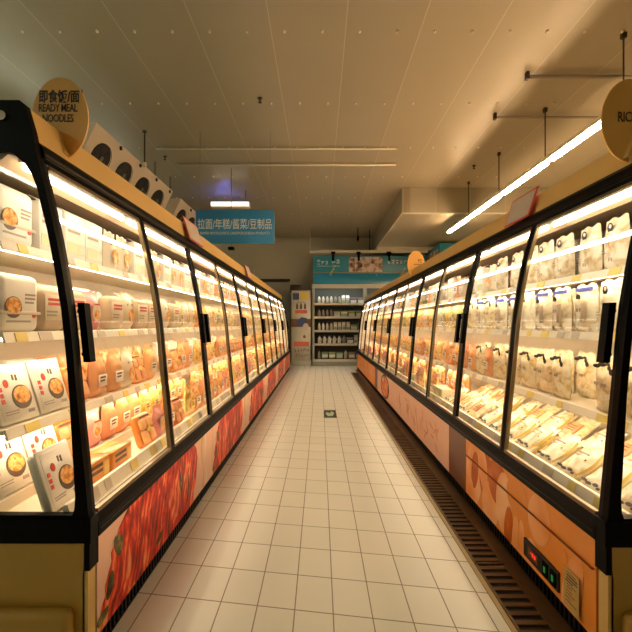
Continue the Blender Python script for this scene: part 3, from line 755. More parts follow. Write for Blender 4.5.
def k_lying_bag():
    """flat-lying plump bag, foot end to the front, tipped up at the back"""
    w, L, d = .185, .23, .060
    b = pouch(w, L, d, G_rice, seed=55); l = MB()
    for x, z, a, c_ in ((-.05, .028, .022, .008), (-.01, .022, .02, .008), (.03, .030, .018, .009), (.06, .02, .012, .007)): l.disc_y((x, .003, z), a, c_, G_black, 10)
    l.box((-.045, -.002, .14), (.035, .001, .150), G_greytext); l.box((-.045, -.002, .12), (.01, .001, .128), G_greytext); l.disc_y((.05, -.001, .11), .006, .006, G_black, 8)
    s = MB(); s.grid(lambda u, v: (w/2 - .022 + .018*math.sin(PI*u), d*.18 + v*d*.64, .02 + u*(L - .06)), 8, 3, G_yellow)
    T = Matrix.Rotation(-.95, 4, 'X')
    for q in (b, l, s): q.bm.transform(T)
    mn = min(v.co.z for v in b.bm.verts)
    for q in (b, l, s): q.bm.transform(Matrix.Translation((0, 0, -mn)))
    return [('bag', b), ('printed_label', l), ('yellow_side', s)], (w, .17, .19)
def k_lying_kraft():
    w, L, d = .19, .24, .055
    b = pouch(w, L, d, G_rice2, seed=66); l = MB()
    l.rbox((-.05, -.004, .06), (.05, .002, .16), .002, G_peach, 1); textrows(l, -.04, .03, .13, 3, -.004, G_bowl, .007, .018, 5); l.disc_y((-.05, .004, .03), .02, .008, G_black, 10)
    T = Matrix.Rotation(-.95, 4, 'X')
    for q in (b, l): q.bm.transform(T)
    mn = min(v.co.z for v in b.bm.verts)
    for q in (b, l): q.bm.transform(Matrix.Translation((0, 0, -mn)))
    return [('bag', b), ('printed_label', l)], (w, .17, .19)
def k_tofu_tub():
    w, h, d = .15, .11, .10
    b = MB(); b.rbox((-w/2, 0, 0), (w/2, d, h), .014, G_cream, 3, taper=lambda c: Vector((c.x * (.86 + .14 * c.z / h), c.y, c.z)))
    l = MB(); l.rbox((-w/2 - .003, -.003, h - .006), (w/2 + .003, d + .003, h), .002, G_lgreen, 1)
    q = MB(); q.rbox((-.045, -.003, .03), (.045, .001, .075), .001, G_green, 1)
    return [('tub', b), ('lid', l), ('printed_label', q)], (w, h, d)

KINDS = {   # key: (object name, category, descriptive phrase, builder)
 'noodle_tray': ('noodle_tray', 'food tray', 'white tray with bowl picture', k_noodle_tray),
 'meal_box': ('meal_box', 'food box', 'white rounded box with bowl picture', k_meal_box),
 'white_carton': ('food_carton', 'carton', 'white carton with pale green label', k_white_carton),
 'shoulder_box': ('dumpling_box', 'food box', 'beige round-shouldered box', k_shoulder_box),
 'pink_pouch': ('snack_pouch', 'pouch', 'pink food pouch', k_pink_pouch),
 'orange_tray': ('sausage_tray', 'food tray', 'orange compartment tray', k_orange_tray),
 'orange_carton': ('noodle_carton', 'carton', 'flat orange carton', k_orange_carton),
 'peak_pouch': ('noodle_pouch', 'pouch', 'cream crimped pouch', k_peak_pouch),
 'mix_pouch': ('pickle_pouch', 'pouch', 'orange-red food pouch', k_mixed_pouch(G_mix, 71, G_white)),
 'yel_pouch': ('bean_pouch', 'pouch', 'yellow food pouch', k_mixed_pouch(G_mixy, 72, G_yellow)),
 'grn_pouch': ('vegetable_pouch', 'pouch', 'green-brown food pouch', k_mixed_pouch(G_mixg, 73, G_cream)),
 'peach_pouch': ('sauce_pouch', 'pouch', 'peach food pouch', k_mixed_pouch(G_peach, 74, G_white)),
 'emblem_bag': ('rice_cake_bag', 'food bag', 'standing white bag with black emblem', k_emblem_bag),
 'blue_bag': ('rice_bag', 'food bag', 'white bag with blue top band', k_blue_bag),
 'black_bag': ('rice_noodle_bag', 'food bag', 'clear bag with black top print', k_black_top_bag),
 'lying_bag': ('rice_slice_bag', 'food bag', 'leaning white bag with yellow side', k_lying_bag),
 'lying_kraft': ('rice_stick_bag', 'food bag', 'leaning beige bag with peach label', k_lying_kraft),
 'tub': ('tofu_tub', 'food tub', 'cream tub with pale green lid', k_tofu_tub),
}
CACHE = {}
def kind(key):
    if key not in CACHE:
        parts, size = KINDS[key][3]()
        vs = [v.co for _, q in parts for v in q.bm.verts]
        lo = [min(c[k] for c in vs) for k in range(3)]; hi = [max(c[k] for c in vs) for k in range(3)]
        for _, q in parts: q.bm.transform(Matrix.Translation((-(lo[0] + hi[0]) / 2, -lo[1], -lo[2] + .0015)))
        size = (hi[0] - lo[0], hi[2] - lo[2], hi[1] - lo[1])
        j = MB()
        for _, q in parts: j.join(q)
        CACHE[key] = ([(n, q.mesh(n)) for n, q in parts], j.mesh(KINDS[key][0]), size)
    return CACHE[key]
PROTO = {}
def place(key, loc, rz, label, group, near):
    """first one of a kind is built, later ones are copies that share its meshes"""
    parts, joined, size = kind(key); name, cat = KINDS[key][0], KINDS[key][1]
    k = (key, near)
    if near:
        if k not in PROTO:
            o = bpy.data.objects.new(name, None); COL.objects.link(o); o.empty_display_size = .05
            kids = []
            for n, me in parts:
                c_ = bpy.data.objects.new(n, me); COL.objects.link(c_); c_.parent = o; kids.append(c_)
            PROTO[k] = (o, kids)
        else:
            src, kids = PROTO[k]; o = src.copy(); COL.objects.link(o)
            for q in kids: c_ = q.copy(); COL.objects.link(c_); c_.parent = o
    else:
        if k not in PROTO:
            o = bpy.data.objects.new(name, joined); COL.objects.link(o); PROTO[k] = (o, [])
        else: o = PROTO[k][0].copy(); COL.objects.link(o)
    o.location = loc; o.rotation_euler = (0, 0, rz)
    tag(o, label, cat, group)
    return o

SHELFN = ['top', 'middle', 'lower', 'bottom']
def row(P, lv, door, keys, rnd, d_in=.014, z_add=0, gap=.012, where='', jit=.014, squeeze=1.0, counts=None, fill=True):
    """goods side by side on one shelf behind one door"""
    s = P['s']
    if lv < 3: z = P['shelf'][lv]; fd = P['sf'][lv]
    else: z = P['deck']; fd = P['df']
    ya = P['y0'] + .035 + door * P['pitch'] + .012 + (.02 if door == 0 else 0); yb = P['y0'] + .035 + (door + 1) * P['pitch'] - .012 - (.06 if door == ND - 1 else 0)
    y = ya; i = 0; n = {}
    while True:
        key = keys[i % len(keys)] if fill else (keys[i] if i < len(keys) else None)
        if key is None: break
        w, h, d = kind(key)[2]
        if y + w > yb:
            alt = [q for q in keys if y + kind(q)[2][0] <= yb]
            if not alt: break
            key = alt[0]; w, h, d = kind(key)[2]
        n[key] = n.get(key, 0) + 1
        lab = f"{KINDS[key][2]}, {ORD[n[key]]} along {where}{SHELFN[lv]} shelf, {ORD[door+1]} {P['word']}-case door"
        rz = (PI/2 if s < 0 else -PI/2) + rnd.uniform(-.035, .035)
        place(key, (s * (P['xf'] + fd + d_in + rnd.uniform(0, jit)), y + w/2, z + z_add), rz, lab, f"{KINDS[key][2]} packs, {P['word']} case", door < 5)
        y += w + gap * rnd.uniform(.8, 1.6); i += 1
rnd = random.Random(19)
L, Rr = SIDES[-1], SIDES[1]
# left case
left_plan = {
 0: (['meal_box', 'white_carton', 'white_carton', 'white_carton', 'pink_pouch'], ['meal_box', 'shoulder_box', 'shoulder_box', 'pink_pouch'], ['noodle_tray', 'noodle_tray', 'orange_tray', 'peach_pouch'], ['noodle_tray', 'orange_carton', 'orange_carton', 'mix_pouch']),
 1: (['peak_pouch', 'peak_pouch', 'white_carton'], ['shoulder_box', 'peak_pouch', 'shoulder_box'], ['peach_pouch', 'peak_pouch', 'orange_tray'], ['orange_tray', 'pink_pouch', 'mix_pouch', 'orange_tray']),
 2: (['white_carton', 'peak_pouch', 'peak_pouch'], ['peak_pouch', 'shoulder_box', 'grn_pouch'], ['peach_pouch', 'orange_tray', 'mix_pouch'], ['yel_pouch', 'mix_pouch', 'peach_pouch']),
}
for dnum in range(ND):
    if dnum in left_plan: plan = left_plan[dnum]
    else:
        pool = (['peak_pouch', 'white_carton', 'peach_pouch', 'grn_pouch'], ['peak_pouch', 'shoulder_box', 'mix_pouch', 'yel_pouch', 'grn_pouch'], ['mix_pouch', 'peach_pouch', 'orange_tray', 'yel_pouch'], ['mix_pouch', 'orange_tray', 'pink_pouch', 'yel_pouch'])
        plan = [[rnd.choice(q) for _ in range(7)] for q in pool]
    row(L, 0, dnum, plan[0], rnd)
    row(L, 1, dnum, plan[1], rnd)
    row(L, 2, dnum, plan[2], rnd)
    row(L, 3, dnum, plan[3], rnd, d_in=.03)
    back = ['noodle_tray', 'noodle_tray', 'orange_tray', 'pink_pouch', 'mix_pouch'] if dnum == 0 else [rnd.choice(['orange_tray', 'mix_pouch', 'peach_pouch', 'yel_pouch']) for _ in range(6)]
    # second rank stands on a step behind
    row(L, 3, dnum, back, rnd, d_in=.25, z_add=.05, where='the step of ')
for dnum in range(6):
    for lv, q in ((0, ['white_carton', 'peach_pouch', 'meal_box']), (1, ['meal_box', 'white_carton', 'peak_pouch', 'pink_pouch'] if dnum < 2 else ['peak_pouch', 'grn_pouch', 'shoulder_box']), (2, ['white_carton', 'mix_pouch', 'peach_pouch'] if dnum else ['meal_box', 'meal_box', 'peach_pouch', 'mix_pouch'])):
        row(L, lv, dnum, [rnd.choice(q) for _ in range(6)], rnd, d_in=.16, where='back rank of ')
    for lv, q in ((0, ['emblem_bag'] if dnum < 2 else ['peach_pouch', 'white_carton']), (1, ['blue_bag', 'emblem_bag'] if dnum < 3 else ['grn_pouch', 'yel_pouch']), (2, ['black_bag', 'emblem_bag'] if dnum < 3 else ['mix_pouch', 'peach_pouch'])):
        row(Rr, lv, dnum, [rnd.choice(q) for _ in range(6)], rnd, d_in=.16, where='back rank of ')
# right case
for dnum in range(ND):
    if dnum < 2: plan = (['emblem_bag'], ['blue_bag', 'blue_bag', 'emblem_bag'], ['black_bag'], ['lying_bag'], ['lying_kraft', 'lying_bag'])
    elif dnum == 2: plan = (['emblem_bag', 'peak_pouch', 'white_carton'], ['blue_bag', 'black_bag'], ['black_bag', 'peach_pouch'], ['lying_kraft', 'lying_bag'], ['lying_bag', 'lying_kraft'])
    elif dnum == 3: plan = (['shoulder_box', 'peach_pouch', 'white_carton'], ['grn_pouch', 'yel_pouch'], ['peach_pouch', 'mix_pouch', 'orange_tray'], ['tub', 'tub', 'mix_pouch'], ['peach_pouch', 'tub', 'mix_pouch'])
    else:
        pool = (['peak_pouch', 'white_carton', 'peach_pouch', 'grn_pouch'], ['yel_pouch', 'grn_pouch', 'mix_pouch', 'peak_pouch'], ['mix_pouch', 'orange_tray', 'peach_pouch', 'yel_pouch'], ['mix_pouch', 'pink_pouch', 'peach_pouch', 'tub'], ['mix_pouch', 'orange_tray', 'grn_pouch', 'peach_pouch'])
        plan = [[rnd.choice(q) for _ in range(7)] for q in pool]
    row(Rr, 0, dnum, plan[0], rnd)
    row(Rr, 1, dnum, plan[1], rnd)
    row(Rr, 2, dnum, plan[2], rnd)
    row(Rr, 3, dnum, plan[3], rnd, d_in=.02)
    row(Rr, 3, dnum, plan[4], rnd, d_in=.25, z_add=.035, where='the step of ')
for case, pp, P in ((caseL, bxL, L), (caseR, bxR, Rr)):
    m = MB(); pp(m, P['df'] + .245, P['back'], P['y0'] + .04, P['y1'] - .04, P['deck'], P['deck'] + (.05 if P['s'] < 0 else .035), M_shelf); m.build('deck_step', case)

# ------------------------------------------------------------------ round signs on the fascias
M_sign = mat('tan_sign_board', (.82, .47, .13), .45, var=.1, scale=6)
M_signtxt = mat('dark_brown_lettering', (.035, .022, .008), .5)
def disc_sign(cx, y, cz, rx, rz, label, lines, bracket):
    t = thing('round_hanging_sign', label, 'sign', (cx, y, cz), group='round tan category signs')
    m = MB(); m.prism([(rx*math.cos(2*PI*k/48), 0, rz*math.sin(2*PI*k/48)) for k in range(48)], (0, .008, 0), M_sign)
    m.build('sign_board', t)
    m = MB()
    for txt, size, sx, ox, oz, sp, bold in lines:
        q = text_mb(txt, size, M_signtxt, sx, .0008, sp, bold); m.join(q, Matrix.Translation((ox, -.0012, oz)))
    if lines: m.build('lettering', t)
    (x0, z0), (x1, z1) = bracket
    m = MB(); m.prism([(x0 - .006, -.03, z0), (x0 + .006, -.03, z0), (x1 + .012, -.03, z1), (x1 - .010, -.03, z1)], (0, .03, 0), M_tan); m.build('bracket', t)
    return t
disc_sign(-1.090, 1.765, 2.112, .1175, .172, 'round tan sign reading READY MEAL NOODLES on the left case', [('即食饭/面', .056, .72, -.003, .088, 1.0, .0012), ('READY MEAL', .047, .66, -.008, .042, .88, .0003), ('NOODLES', .047, .66, -.008, -.001, .88, .0003)], ((-.012, -.052), (.030, -.158)))
disc_sign(1.25, 1.692, 2.068, .1175, .168, 'round tan sign reading RICE at the near end of right case', [('RICE', .058, .66, -.018, .012, .92, .0003)], ((.01, -.05), (-.025, -.155)))
m3 = disc_sign(1.285, 5.63, 2.05, .115, .18, 'small round tan sign far along the right case', [], ((.0, -.06), (-.03, -.165)))
m = MB(); scribble(m, .02, .085, .02, .075, -.001, M_signtxt, 2, random.Random(3)); m.box((-.03, -.0015, -.005), (.085, 0, .003), M_signtxt); m.build('lettering', m3)

# leaning red-edged price cards on the fascias
M_cardface = mat('pale_grey_card', (.62, .52, .45), .4, var=.15, scale=20)
M_cardred = mat('red_card_edge', (.65, .06, .07), .4)
def fascia_card(P, ya, yb, label):
    s = P['s']; d0, d1, z0, z1 = .174, .230, P['tanb'] - .01, P['tant'] + .045
    t = thing('price_placard', label, 'placard', (0, 0, 0), group='red-edged price placards')
    def q(u, v, o): return (s * (P['xf'] + d0 + (d1 - d0) * v - o), ya + (yb - ya) * u, z0 + (z1 - z0) * v)
    m = MB(); m.prism([q(0, 0, 0), q(1, 0, 0), q(1, 1, 0), q(0, 1, 0)], (-s * .006, 0, 0), M_cardred); m.build('red_frame', t)
    m = MB(); m.prism([q(.04, .06, .006), q(.96, .06, .006), q(.96, .94, .006), q(.04, .94, .006)], (-s * .0015, 0, 0), M_cardface); m.build('card_face', t)
    return t
fascia_card(L, 3.28, 3.66, 'red-edged placard leaning on left case header beside blue sign')
fascia_card(L, 5.95, 6.32, 'small far red-edged placard on the left case header')
fascia_card(Rr, 2.42, 2.74, 'large red-edged placard leaning on the right case header')

# ------------------------------------------------------------------ blue hanging sign
M_blue = mat('blue_sign_board', (.03, .25, .56), .4)
M_bltxt = mat('pale_sign_lettering', (.78, .78, .74), .5)
t = thing('hanging_sign', 'blue hanging sign with white Chinese lettering over left case', 'sign', (-1.21, 6.0, 2.635))
m = MB(); m.rbox((-.56, -.012, -.24), (.56, .012, .235), .004, M_blue, 1); m.build('sign_board', t)
m = MB(); q = text_mb('拉面/年糕/酱菜/豆制品', .160, M_bltxt, .675, .001, 1.0, .001); m.join(q, Matrix.Translation((0, -.0135, .025)))
q = text_mb('RAMEN NOODLES/RICE CAKE/PICKLES/BEAN PRODUCTS', .054, M_bltxt, .72, .001); m.join(q, Matrix.Translation((0, -.0135, -.095))); m.build('lettering', t)
for xx in (-.5, .5):
    m = MB(); m.tube((xx, 0, .235), (xx, 0, D_CEIL - 2.635), .0025, M_pipe, 6); m.build('hanging_wire', t)
t = tag(MB().rbox((-1.62, 7.4, 2.56), (-1.52, 7.5, 2.61), .008, M_black, 2).tube((-1.57, 7.45, 2.6), (-1.57, 7.45, 4.0), .006, M_pipe, 8).build('hanging_sensor'), 'small black sensor box hanging below the blue sign', 'sensor')

# ------------------------------------------------------------------ evaporator units with fans
M_evap = mat('beige_evaporator_casing', (.58, .50, .40), .4, var=.08, scale=3)
M_fan = mat('black_fan_guard', (.01, .009, .008), .4)
M_fanl = mat('fan_blade_grey', (.16, .15, .13), .35, .5)
def evaporator(ya, label, nf=4):
    xt, zt, xb, zb = -2.55, 3.55, -2.82, 2.98
    t = thing('evaporator_cooler', label, 'cooling unit', (xt, ya, zt), group='ceiling evaporator coolers')
    Ln = .42 + .585 * (nf - 1)+.33
    m = MB(); m.prism([(0, 0, 0), (xb - xt, 0, zb - zt), (-.95, 0, zb - zt), (-.95, 0, .0)], (0, Ln, 0), M_evap); m.build('casing', t)
    n = Vector((zt - zb, 0, -(xt - xb))).normalized(); dn = Vector((xb - xt, 0, zb - zt)).normalized()
    for k in range(nf):
        c0 = dn * .31 + Vector((0, .33 + .585 * k, 0))
        def ring(r, off): return [c0 + n * off + Vector((0, r * math.cos(2*PI*j/28), 0)) + dn * (r * math.sin(2*PI*j/28)) for j in range(28)]
        m = MB(); m.prism(ring(.185, .002), n * .012, M_fan); f_ = m.build('fan', t)
        m = MB()
        for j in range(5):
            a = 2*PI*j/5 + k; e = Vector((0, math.cos(a), 0)) + dn * math.sin(a); g = Vector((0, -math.sin(a), 0)) + dn * math.cos(a)
            b0 = c0 + n * .016
            m.prism([b0 + e*.03 + g*.006, b0 + e*.155 + g*.03, b0 + e*.14 + g*.075, b0 + e*.04 + g*.03], n * .003, M_fan)
        m.prism(ring(.035, .015), n * .012, M_fanl)
        m.build('blades', f_)
        m = MB()
        for r in (.07, .125, .178):
            R1, R2 = ring(r, .030), ring(r - .006, .030)
            for j in range(28):
                if r < .17 and j % 28 > 9: continue
                m.prism([R1[j], R1[(j+1) % 28], R2[(j+1) % 28], R2[j]], n * .004, M_fanl if r < .17 else M_fan)
        m.build('guard', f_)
    for k in range(nf):
        m = MB(); p = Vector((.012, .62 + .585 * k - .05, -.06)); m.box(p - Vector((.012, .012, .022)), p + Vector((.012, .012, .022)), M_dark); m.build('clip', t)
    for yy in (.15, Ln - .15):
        m = MB(); m.tube((-.25, yy, 0), (-.25, yy, D_CEIL - zt), .014, M_pipe, 8); m.build('hanger_rod', t)
    return t
evaporator(4.80, 'beige ceiling cooler with four black fans above near left case')
evaporator(7.72, 'second beige cooler unit, half hidden behind the blue sign')
t = thing('hanger_bracket', 'grey hanger bracket on a rod beside the near cooler', 'bracket', (-2.50, 6.0, 0))
m = MB(); m.box((-.02, -.02, 3.49), (.02, .02, 3.55), M_pipe_w).box((-.045, -.03, 3.50), (0, .03, 3.535), M_pipe_w); m.build('strut', t)
MB().tube((0, 0, 3.53), (0, 0, D_CEIL), .010, M_dark, 8).build('rod', t); MB().lathe([(.03, 0), (.03, -.02), (.012, -.03)], M_dark, 10, (0, 0, D_CEIL)).build('ceiling_cap', t)

# ceiling conduits and pipes
def pipe(name, p0, p1, r, m_, label, caps=True):
    t = thing(name, label, 'pipe', p0); d = Vector(p1) - Vector(p0)
    MB().tube((0, 0, 0), d, r, m_, 8).build('tube', t)
    if caps:
        m = MB(); m.box((-.012, -.025, -.03), (.02, .025, D_CEIL - p0[2]), M_dark); m.build('end_bracket', t)
    return t
pipe('ceiling_conduit', (-2.55, 6.55, 3.975), (1.2, 6.55, 3.975), .016, M_pipe_w, 'pale conduit crossing the ceiling, nearer of two', False)
pipe('ceiling_conduit', (-2.45, 7.20, 3.972), (1.3, 7.20, 3.972), .020, M_pipe_w, 'pale conduit crossing the ceiling just behind the nearer one', False)
pipe('ceiling_pipe', (2.26, 4.60, 3.95), (5.8, 4.60, 3.95), .022, M_pipe, 'dark ceiling pipe above the RICE sign, nearer of two')
pipe('ceiling_pipe', (2.28, 5.50, 3.95), (5.8, 5.50, 3.95), .016, M_pipe, 'thin dark ceiling pipe behind the nearer ceiling pipe')
for (px, Y, lab) in ((260, 5.12, 'small dark sprinkler head on the ceiling left of centre'), (165, 6.9, 'small dark sprinkler head on ceiling beyond the hanger bracket'), (474, 7.3, 'small dark sprinkler head on ceiling near the row of battens')):
    m = MB(); m.lathe([(.028, 0), (.028, -.012), (.010, -.02), (.010, -.05), (.024, -.055), (.022, -.06)], M_dark, 10, ((px - 320) * Y / 421, Y, D_CEIL)); tag(m.build('sprinkler_head'), lab, 'sprinkler')

# ------------------------------------------------------------------ linear lamps
M_bat = mat('white_batten_body', (.75, .70, .60), .4)
def battens(x, z, ys, ln, labf, grp, lit):
    for k, y in enumerate(ys):
        t = thing('linear_light', labf(k), 'light', (x, y, z), group=grp)
        m = MB(); m.box((-.045, 0, .005), (.045, ln, .05), M_bat); m.build('housing', t)
        m = MB(); m.rbox((-.035, .055, -.03), (.035, ln - .055, .006), .012, lit, 2); m.build('tube', t)
        for yy in ((.08,) if x > 0 else (.12, ln - .12)):
            top = (3.49 if y + yy > 8.5 and x > 0 else D_CEIL) - z
            m = MB(); m.tube((0, yy, .05), (0, yy, top), .008, M_dark, 6); m.box((-.02, yy - .02, top - .05), (.02, yy + .02, top), M_dark); m.build('hanging_rod', t)
YS = [9.44 - 1.385 * (k + 1) for k in range(5)]
battens(2.87, 3.30, YS, 1.375, lambda k: 'lit white linear lamp above right case, ' + (['farthest', 'second farthest', 'third farthest', 'fourth farthest', 'fifth farthest'] + [ORD[j] + ' counted from the far end' for j in range(6, 12)])[k] + ' of the row', 'linear lamps above the right case', M_trunk)
battens(-4.2, 3.30, [8.0, 6.6, 5.2, 3.8, 2.4, 1.0, -.4, -1.8, -3.2], 1.375, lambda k: f'added unseen fill lamp behind left case, {ORD[k+1]} from the far end', 'added fill lamps behind the left case', M_fill_batten)  # unseen row, added to light the left ceiling, round sign and case end

# insect lamp on the ceiling beyond the blue sign
M_uv = emit('blue_uv_tube', (.16, .20, 1.0), 38.0)
M_uvw = emit('lit_white_front', (1.0, .96, .85), .45)
t = thing('insect_lamp', 'wide white insect lamp with blue glow, above the blue sign', 'lamp', (-1.83, 8.6, 3.64))
m = MB(); m.rbox((-.395, -.06, -.01), (.395, .10, .10), .015, M_bat, 2); m.build('housing', t)
m = MB(); m.rbox((-.385, -.068, 0), (.385, -.058, .09), .004, M_uvw, 1); m.build('lit_front', t)
m = MB(); m.tube((-.25, .14, .07), (-.06, .14, .07), .012, M_uv, 8); m.build('blue_tube', t)
for xx in (-.3, .3): MB().tube((xx, .05, .1), (xx, .05, .36), .006, M_pipe, 6).build('hanging_rod', t)

# ------------------------------------------------------------------ drain grates along the right case
M_beige = mat('beige_drain_kerb', (.42, .31, .14), .5, var=.2, scale=6)
M_slat = mat('brown_grate_steel', (.13, .075, .028), .4, .5, var=.4, scale=12)
y = 2.175 - 2 * .86; gi = 0
while y < 10.4:
    t = thing('drain_grate', f'dark slatted floor grate along the right case, {ORD[gi+1]} from the near end', 'drain grate', (.80, y, 0), group='floor grates along the right case')
    m = MB(); m.box((0, 0, 0), (.155, .855, .002), M_ink)  # black sheet lying on the floor stands in for shade under the slats
    m.build('trough_shade', t)
    m = MB(); m.box((0, 0, 0), (.012, .855, .012), M_slat).box((.143, 0, 0), (.155, .855, .012), M_slat).box((0, 0, 0), (.155, .014, .012), M_slat); m.build('frame', t)
    m = MB()
    for k in range(15): m.box((.012, .03 + k * .056, .002), (.143, .03 + k * .056 + .026, .010), M_slat)
    m.build('slats', t)
    y += .86; gi += 1
structure(MB().box((.778, .3, 0), (.799, 10.8, .008), M_beige), 'trim_3')
structure(MB().box((.956, .3, 0), (1.042, 11.5, .004), M_slat), 'trim_4')

# floor sticker
t = thing('floor_sticker', 'dark floor sticker with pale green mark in the aisle', 'sticker', (.14, 5.86, 0))
M_stk = mat('sticker_black', (.02, .022, .018), .4); M_stg = mat('sticker_green', (.45, .55, .38), .4)
m = MB(); m.box((-.085, -.24, 0), (.085, .24, .002), M_stk); m.build('sheet', t)
m = MB(); m.prism([(-.03, -.16, .002), (.035, -.14, .002), (.06, .05, .002), (.02, .16, .002), (.0, .03, .002), (-.05, .10, .002), (-.06, -.02, .002)], (0, 0, .0008), M_stg); m.build('printed_mark', t)

# ------------------------------------------------------------------ back wall dairy cooler
M_teal = mat('teal_header', (.02, .27, .40), .35, var=.15, scale=1.5)
M_teal2 = mat('bright_teal_header', (.03, .30, .55), .25)
M_grey = mat('grey_green_steel', (.36, .36, .27), .4)
M_lt = mat('pale_shelf_lip', (.60, .60, .50), .4)
M_bl = mat('dark_cooler_lining', (.10, .10, .075), .5)
M_fot = ramp_mat('people_photo_print', [(.30, (.03, .02, .02)), (.42, (.30, .20, .15)), (.52, (.62, .48, .40)), (.62, (.70, .66, .60)), (.75, (.35, .10, .06))], scale=7, detail=4, rough=.35)
M_coolled = emit('lit_cooler_strip', (.92, .96, 1.0), 7.0)
X0, X1, YF = -.20, 3.15, 12.6
t = thing('dairy_cooler', 'open shelf cooler with teal picture header on the back wall', 'cooler', (0, 0, 0))
m = MB(); m.box((X0, 13.3, 0), (X1, 13.39, 2.39), M_bl); m.build('back_panel', t)
for xx in (X0, 1.38, X1 - .05):
    m = MB(); m.box((xx - .03, YF, 0), (xx + .03, 13.3, 2.39), M_grey); m.build('side_panel', t)
m = MB(); m.box((X0, YF - .02, 0), (X1, 13.3, .12), M_grey).box((X0, YF - .03, .12), (X1, YF, .20), M_lt); m.build('base', t)
SH = (1.85, 1.45, 1.04, .64, .20)
for z in SH[:4]:
    m = MB(); m.box((X0 + .03, YF + .02, z - .03), (X1, 13.3, z), M_grey); sh = m.build('shelf', t)
    m = MB(); m.box((X0 + .03, YF - .005, z - .035), (X1, YF + .02, z + .03), M_lt); m.build('price_strip', sh)
m = MB(); m.box((X0 - .04, YF - .10, 2.39), (X1, 13.3, 2.43), M_lt).box((X0 - .04, YF - .115, 2.31), (X1, YF - .10, 2.43), M_lt); cn = m.build('canopy', t)
m = MB(); m.box((X0, YF + .02, 2.375), (X1, YF + .08, 2.388), M_coolled); m.build('lit_strip', cn)
m = MB(); m.grid(lambda u, v: (X0 + u * (X1 - X0), YF - .10 + .10 * (1 - math.cos(v * 1.2)), 2.43 + .34 * v), 1, 8, M_teal2); m.box((X0, YF, 2.43), (X1, 13.3, 2.77), M_teal); hd = m.build('lower_header', t)
rr = random.Random(9)
m = MB(); scribble(m, .18, .42, 2.64, 2.72, YF - .055, M_bltxt, 4, rr, .16); scribble(m, .44, .90, 2.64, 2.69, YF - .055, M_bltxt, 12, rr, .2); scribble(m, 1.66, 1.9, 2.64, 2.72, YF - .055, M_bltxt, 4, rr, .16); scribble(m, 1.92, 2.3, 2.64, 2.69, YF - .055, M_bltxt, 10, rr, .2); m.build('lettering', hd)
m = MB(); m.box((X0, YF - .06, 2.78), (X1, YF, 3.27), M_teal).box((X0, YF - .07, 2.765), (X1, YF, 2.785), M_beige); hu = m.build('upper_header', t)
m = MB(); m.box((.86, YF - .065, 2.80), (1.86, YF - .06, 3.25), M_fot)
for xx in (1.06, 1.28, 1.50, 1.70): m.box((xx, YF - .066, 2.80), (xx + .008, YF - .0645, 3.25), M_bltxt)
m.build('photo_print', hu)
m = MB(); scribble(m, -.10, .26, 3.02, 3.17, YF - .061, M_bltxt, 3, rr, .15); scribble(m, .34, .60, 3.02, 3.17, YF - .061, M_bltxt, 2, rr, .15); scribble(m, -.10, .6, 2.96, 2.99, YF - .061, M_bltxt, 12, rr, .3); scribble(m, 2.0, 2.6, 3.02, 3.17, YF - .061, M_bltxt, 5, rr, .15)
for xx, k in ((.30, 1), (2.42, 1)):
    for j in range(4): m.prism([(xx + .03*j - .04*k, YF - .062, 2.70 + .05*j), (xx + .06 + .02*j, YF - .062, 2.72 + .05*j), (xx + .03 + .03*j, YF - .062, 2.80 + .05*j)], (0, .001, 0), M_tag if j % 2 else G_green)
m.build('lettering', hu)
# hanging rail above the header with its rods
t = thing('hanging_rail', 'pale rail hung on rods above the teal cooler header', 'rail', (0, 12.3, 0))
MB().box((-.30, -.03, 3.33), (3.15, .03, 3.40), M_lt).build('bar', t)
for xx, mm in ((-.29, M_lt), (1.45, M_dark), (2.6, M_dark)): MB().tube((xx, 0, 3.40), (xx, 0, 3.49 if xx > 1.66 else D_CEIL), .014, mm, 8).build('rod', t)
for xx, lab in ((.38, 'left of the photographs'), (1.12, 'over the photographs'), (2.0, 'right of the photographs')):
    t = thing('spotlight', f'small black spotlight clipped to the rail, {lab}', 'spotlight', (xx, 12.25, 3.3))
    MB().box((-.06, -.04, -.02), (.06, .0, .05), M_black).build('clamp', t); MB().tube((0, -.04, .0), (.0, -.10, -.22), .035, M_black, 10).build('barrel', t)
t = thing('dome_camera', 'small black camera hanging above the teal header', 'camera', (1.08, 12.0, 0))
MB().tube((0, 0, 3.75), (0, 0, D_CEIL), .012, M_dark, 8).build('stem', t); MB().lathe([(.012, .0), (.05, -.05), (.045, -.12), (.02, -.17), (.004, -.18)], M_black, 12, (0, 0, 3.78), .7, 1).build('camera_body', t)

# side header running along the right wall of that corner
t = thing('side_cooler_header', 'teal header box turning the corner behind the right case', 'header', (0, 0, 0))
m = MB(); m.box((3.22, 11.3, 2.36), (4.1, 12.95, 3.42), M_teal); m.build('header_box', t)
m = MB(); m.box((3.21, 11.5, 2.85), (3.22, 12.9, 3.30), M_fot); m.build('photo_print', t)
m = MB(); m.box((3.25, 11.35, 0), (4.05, 12.9, 2.36), M_grey); m.build('cabinet', t)

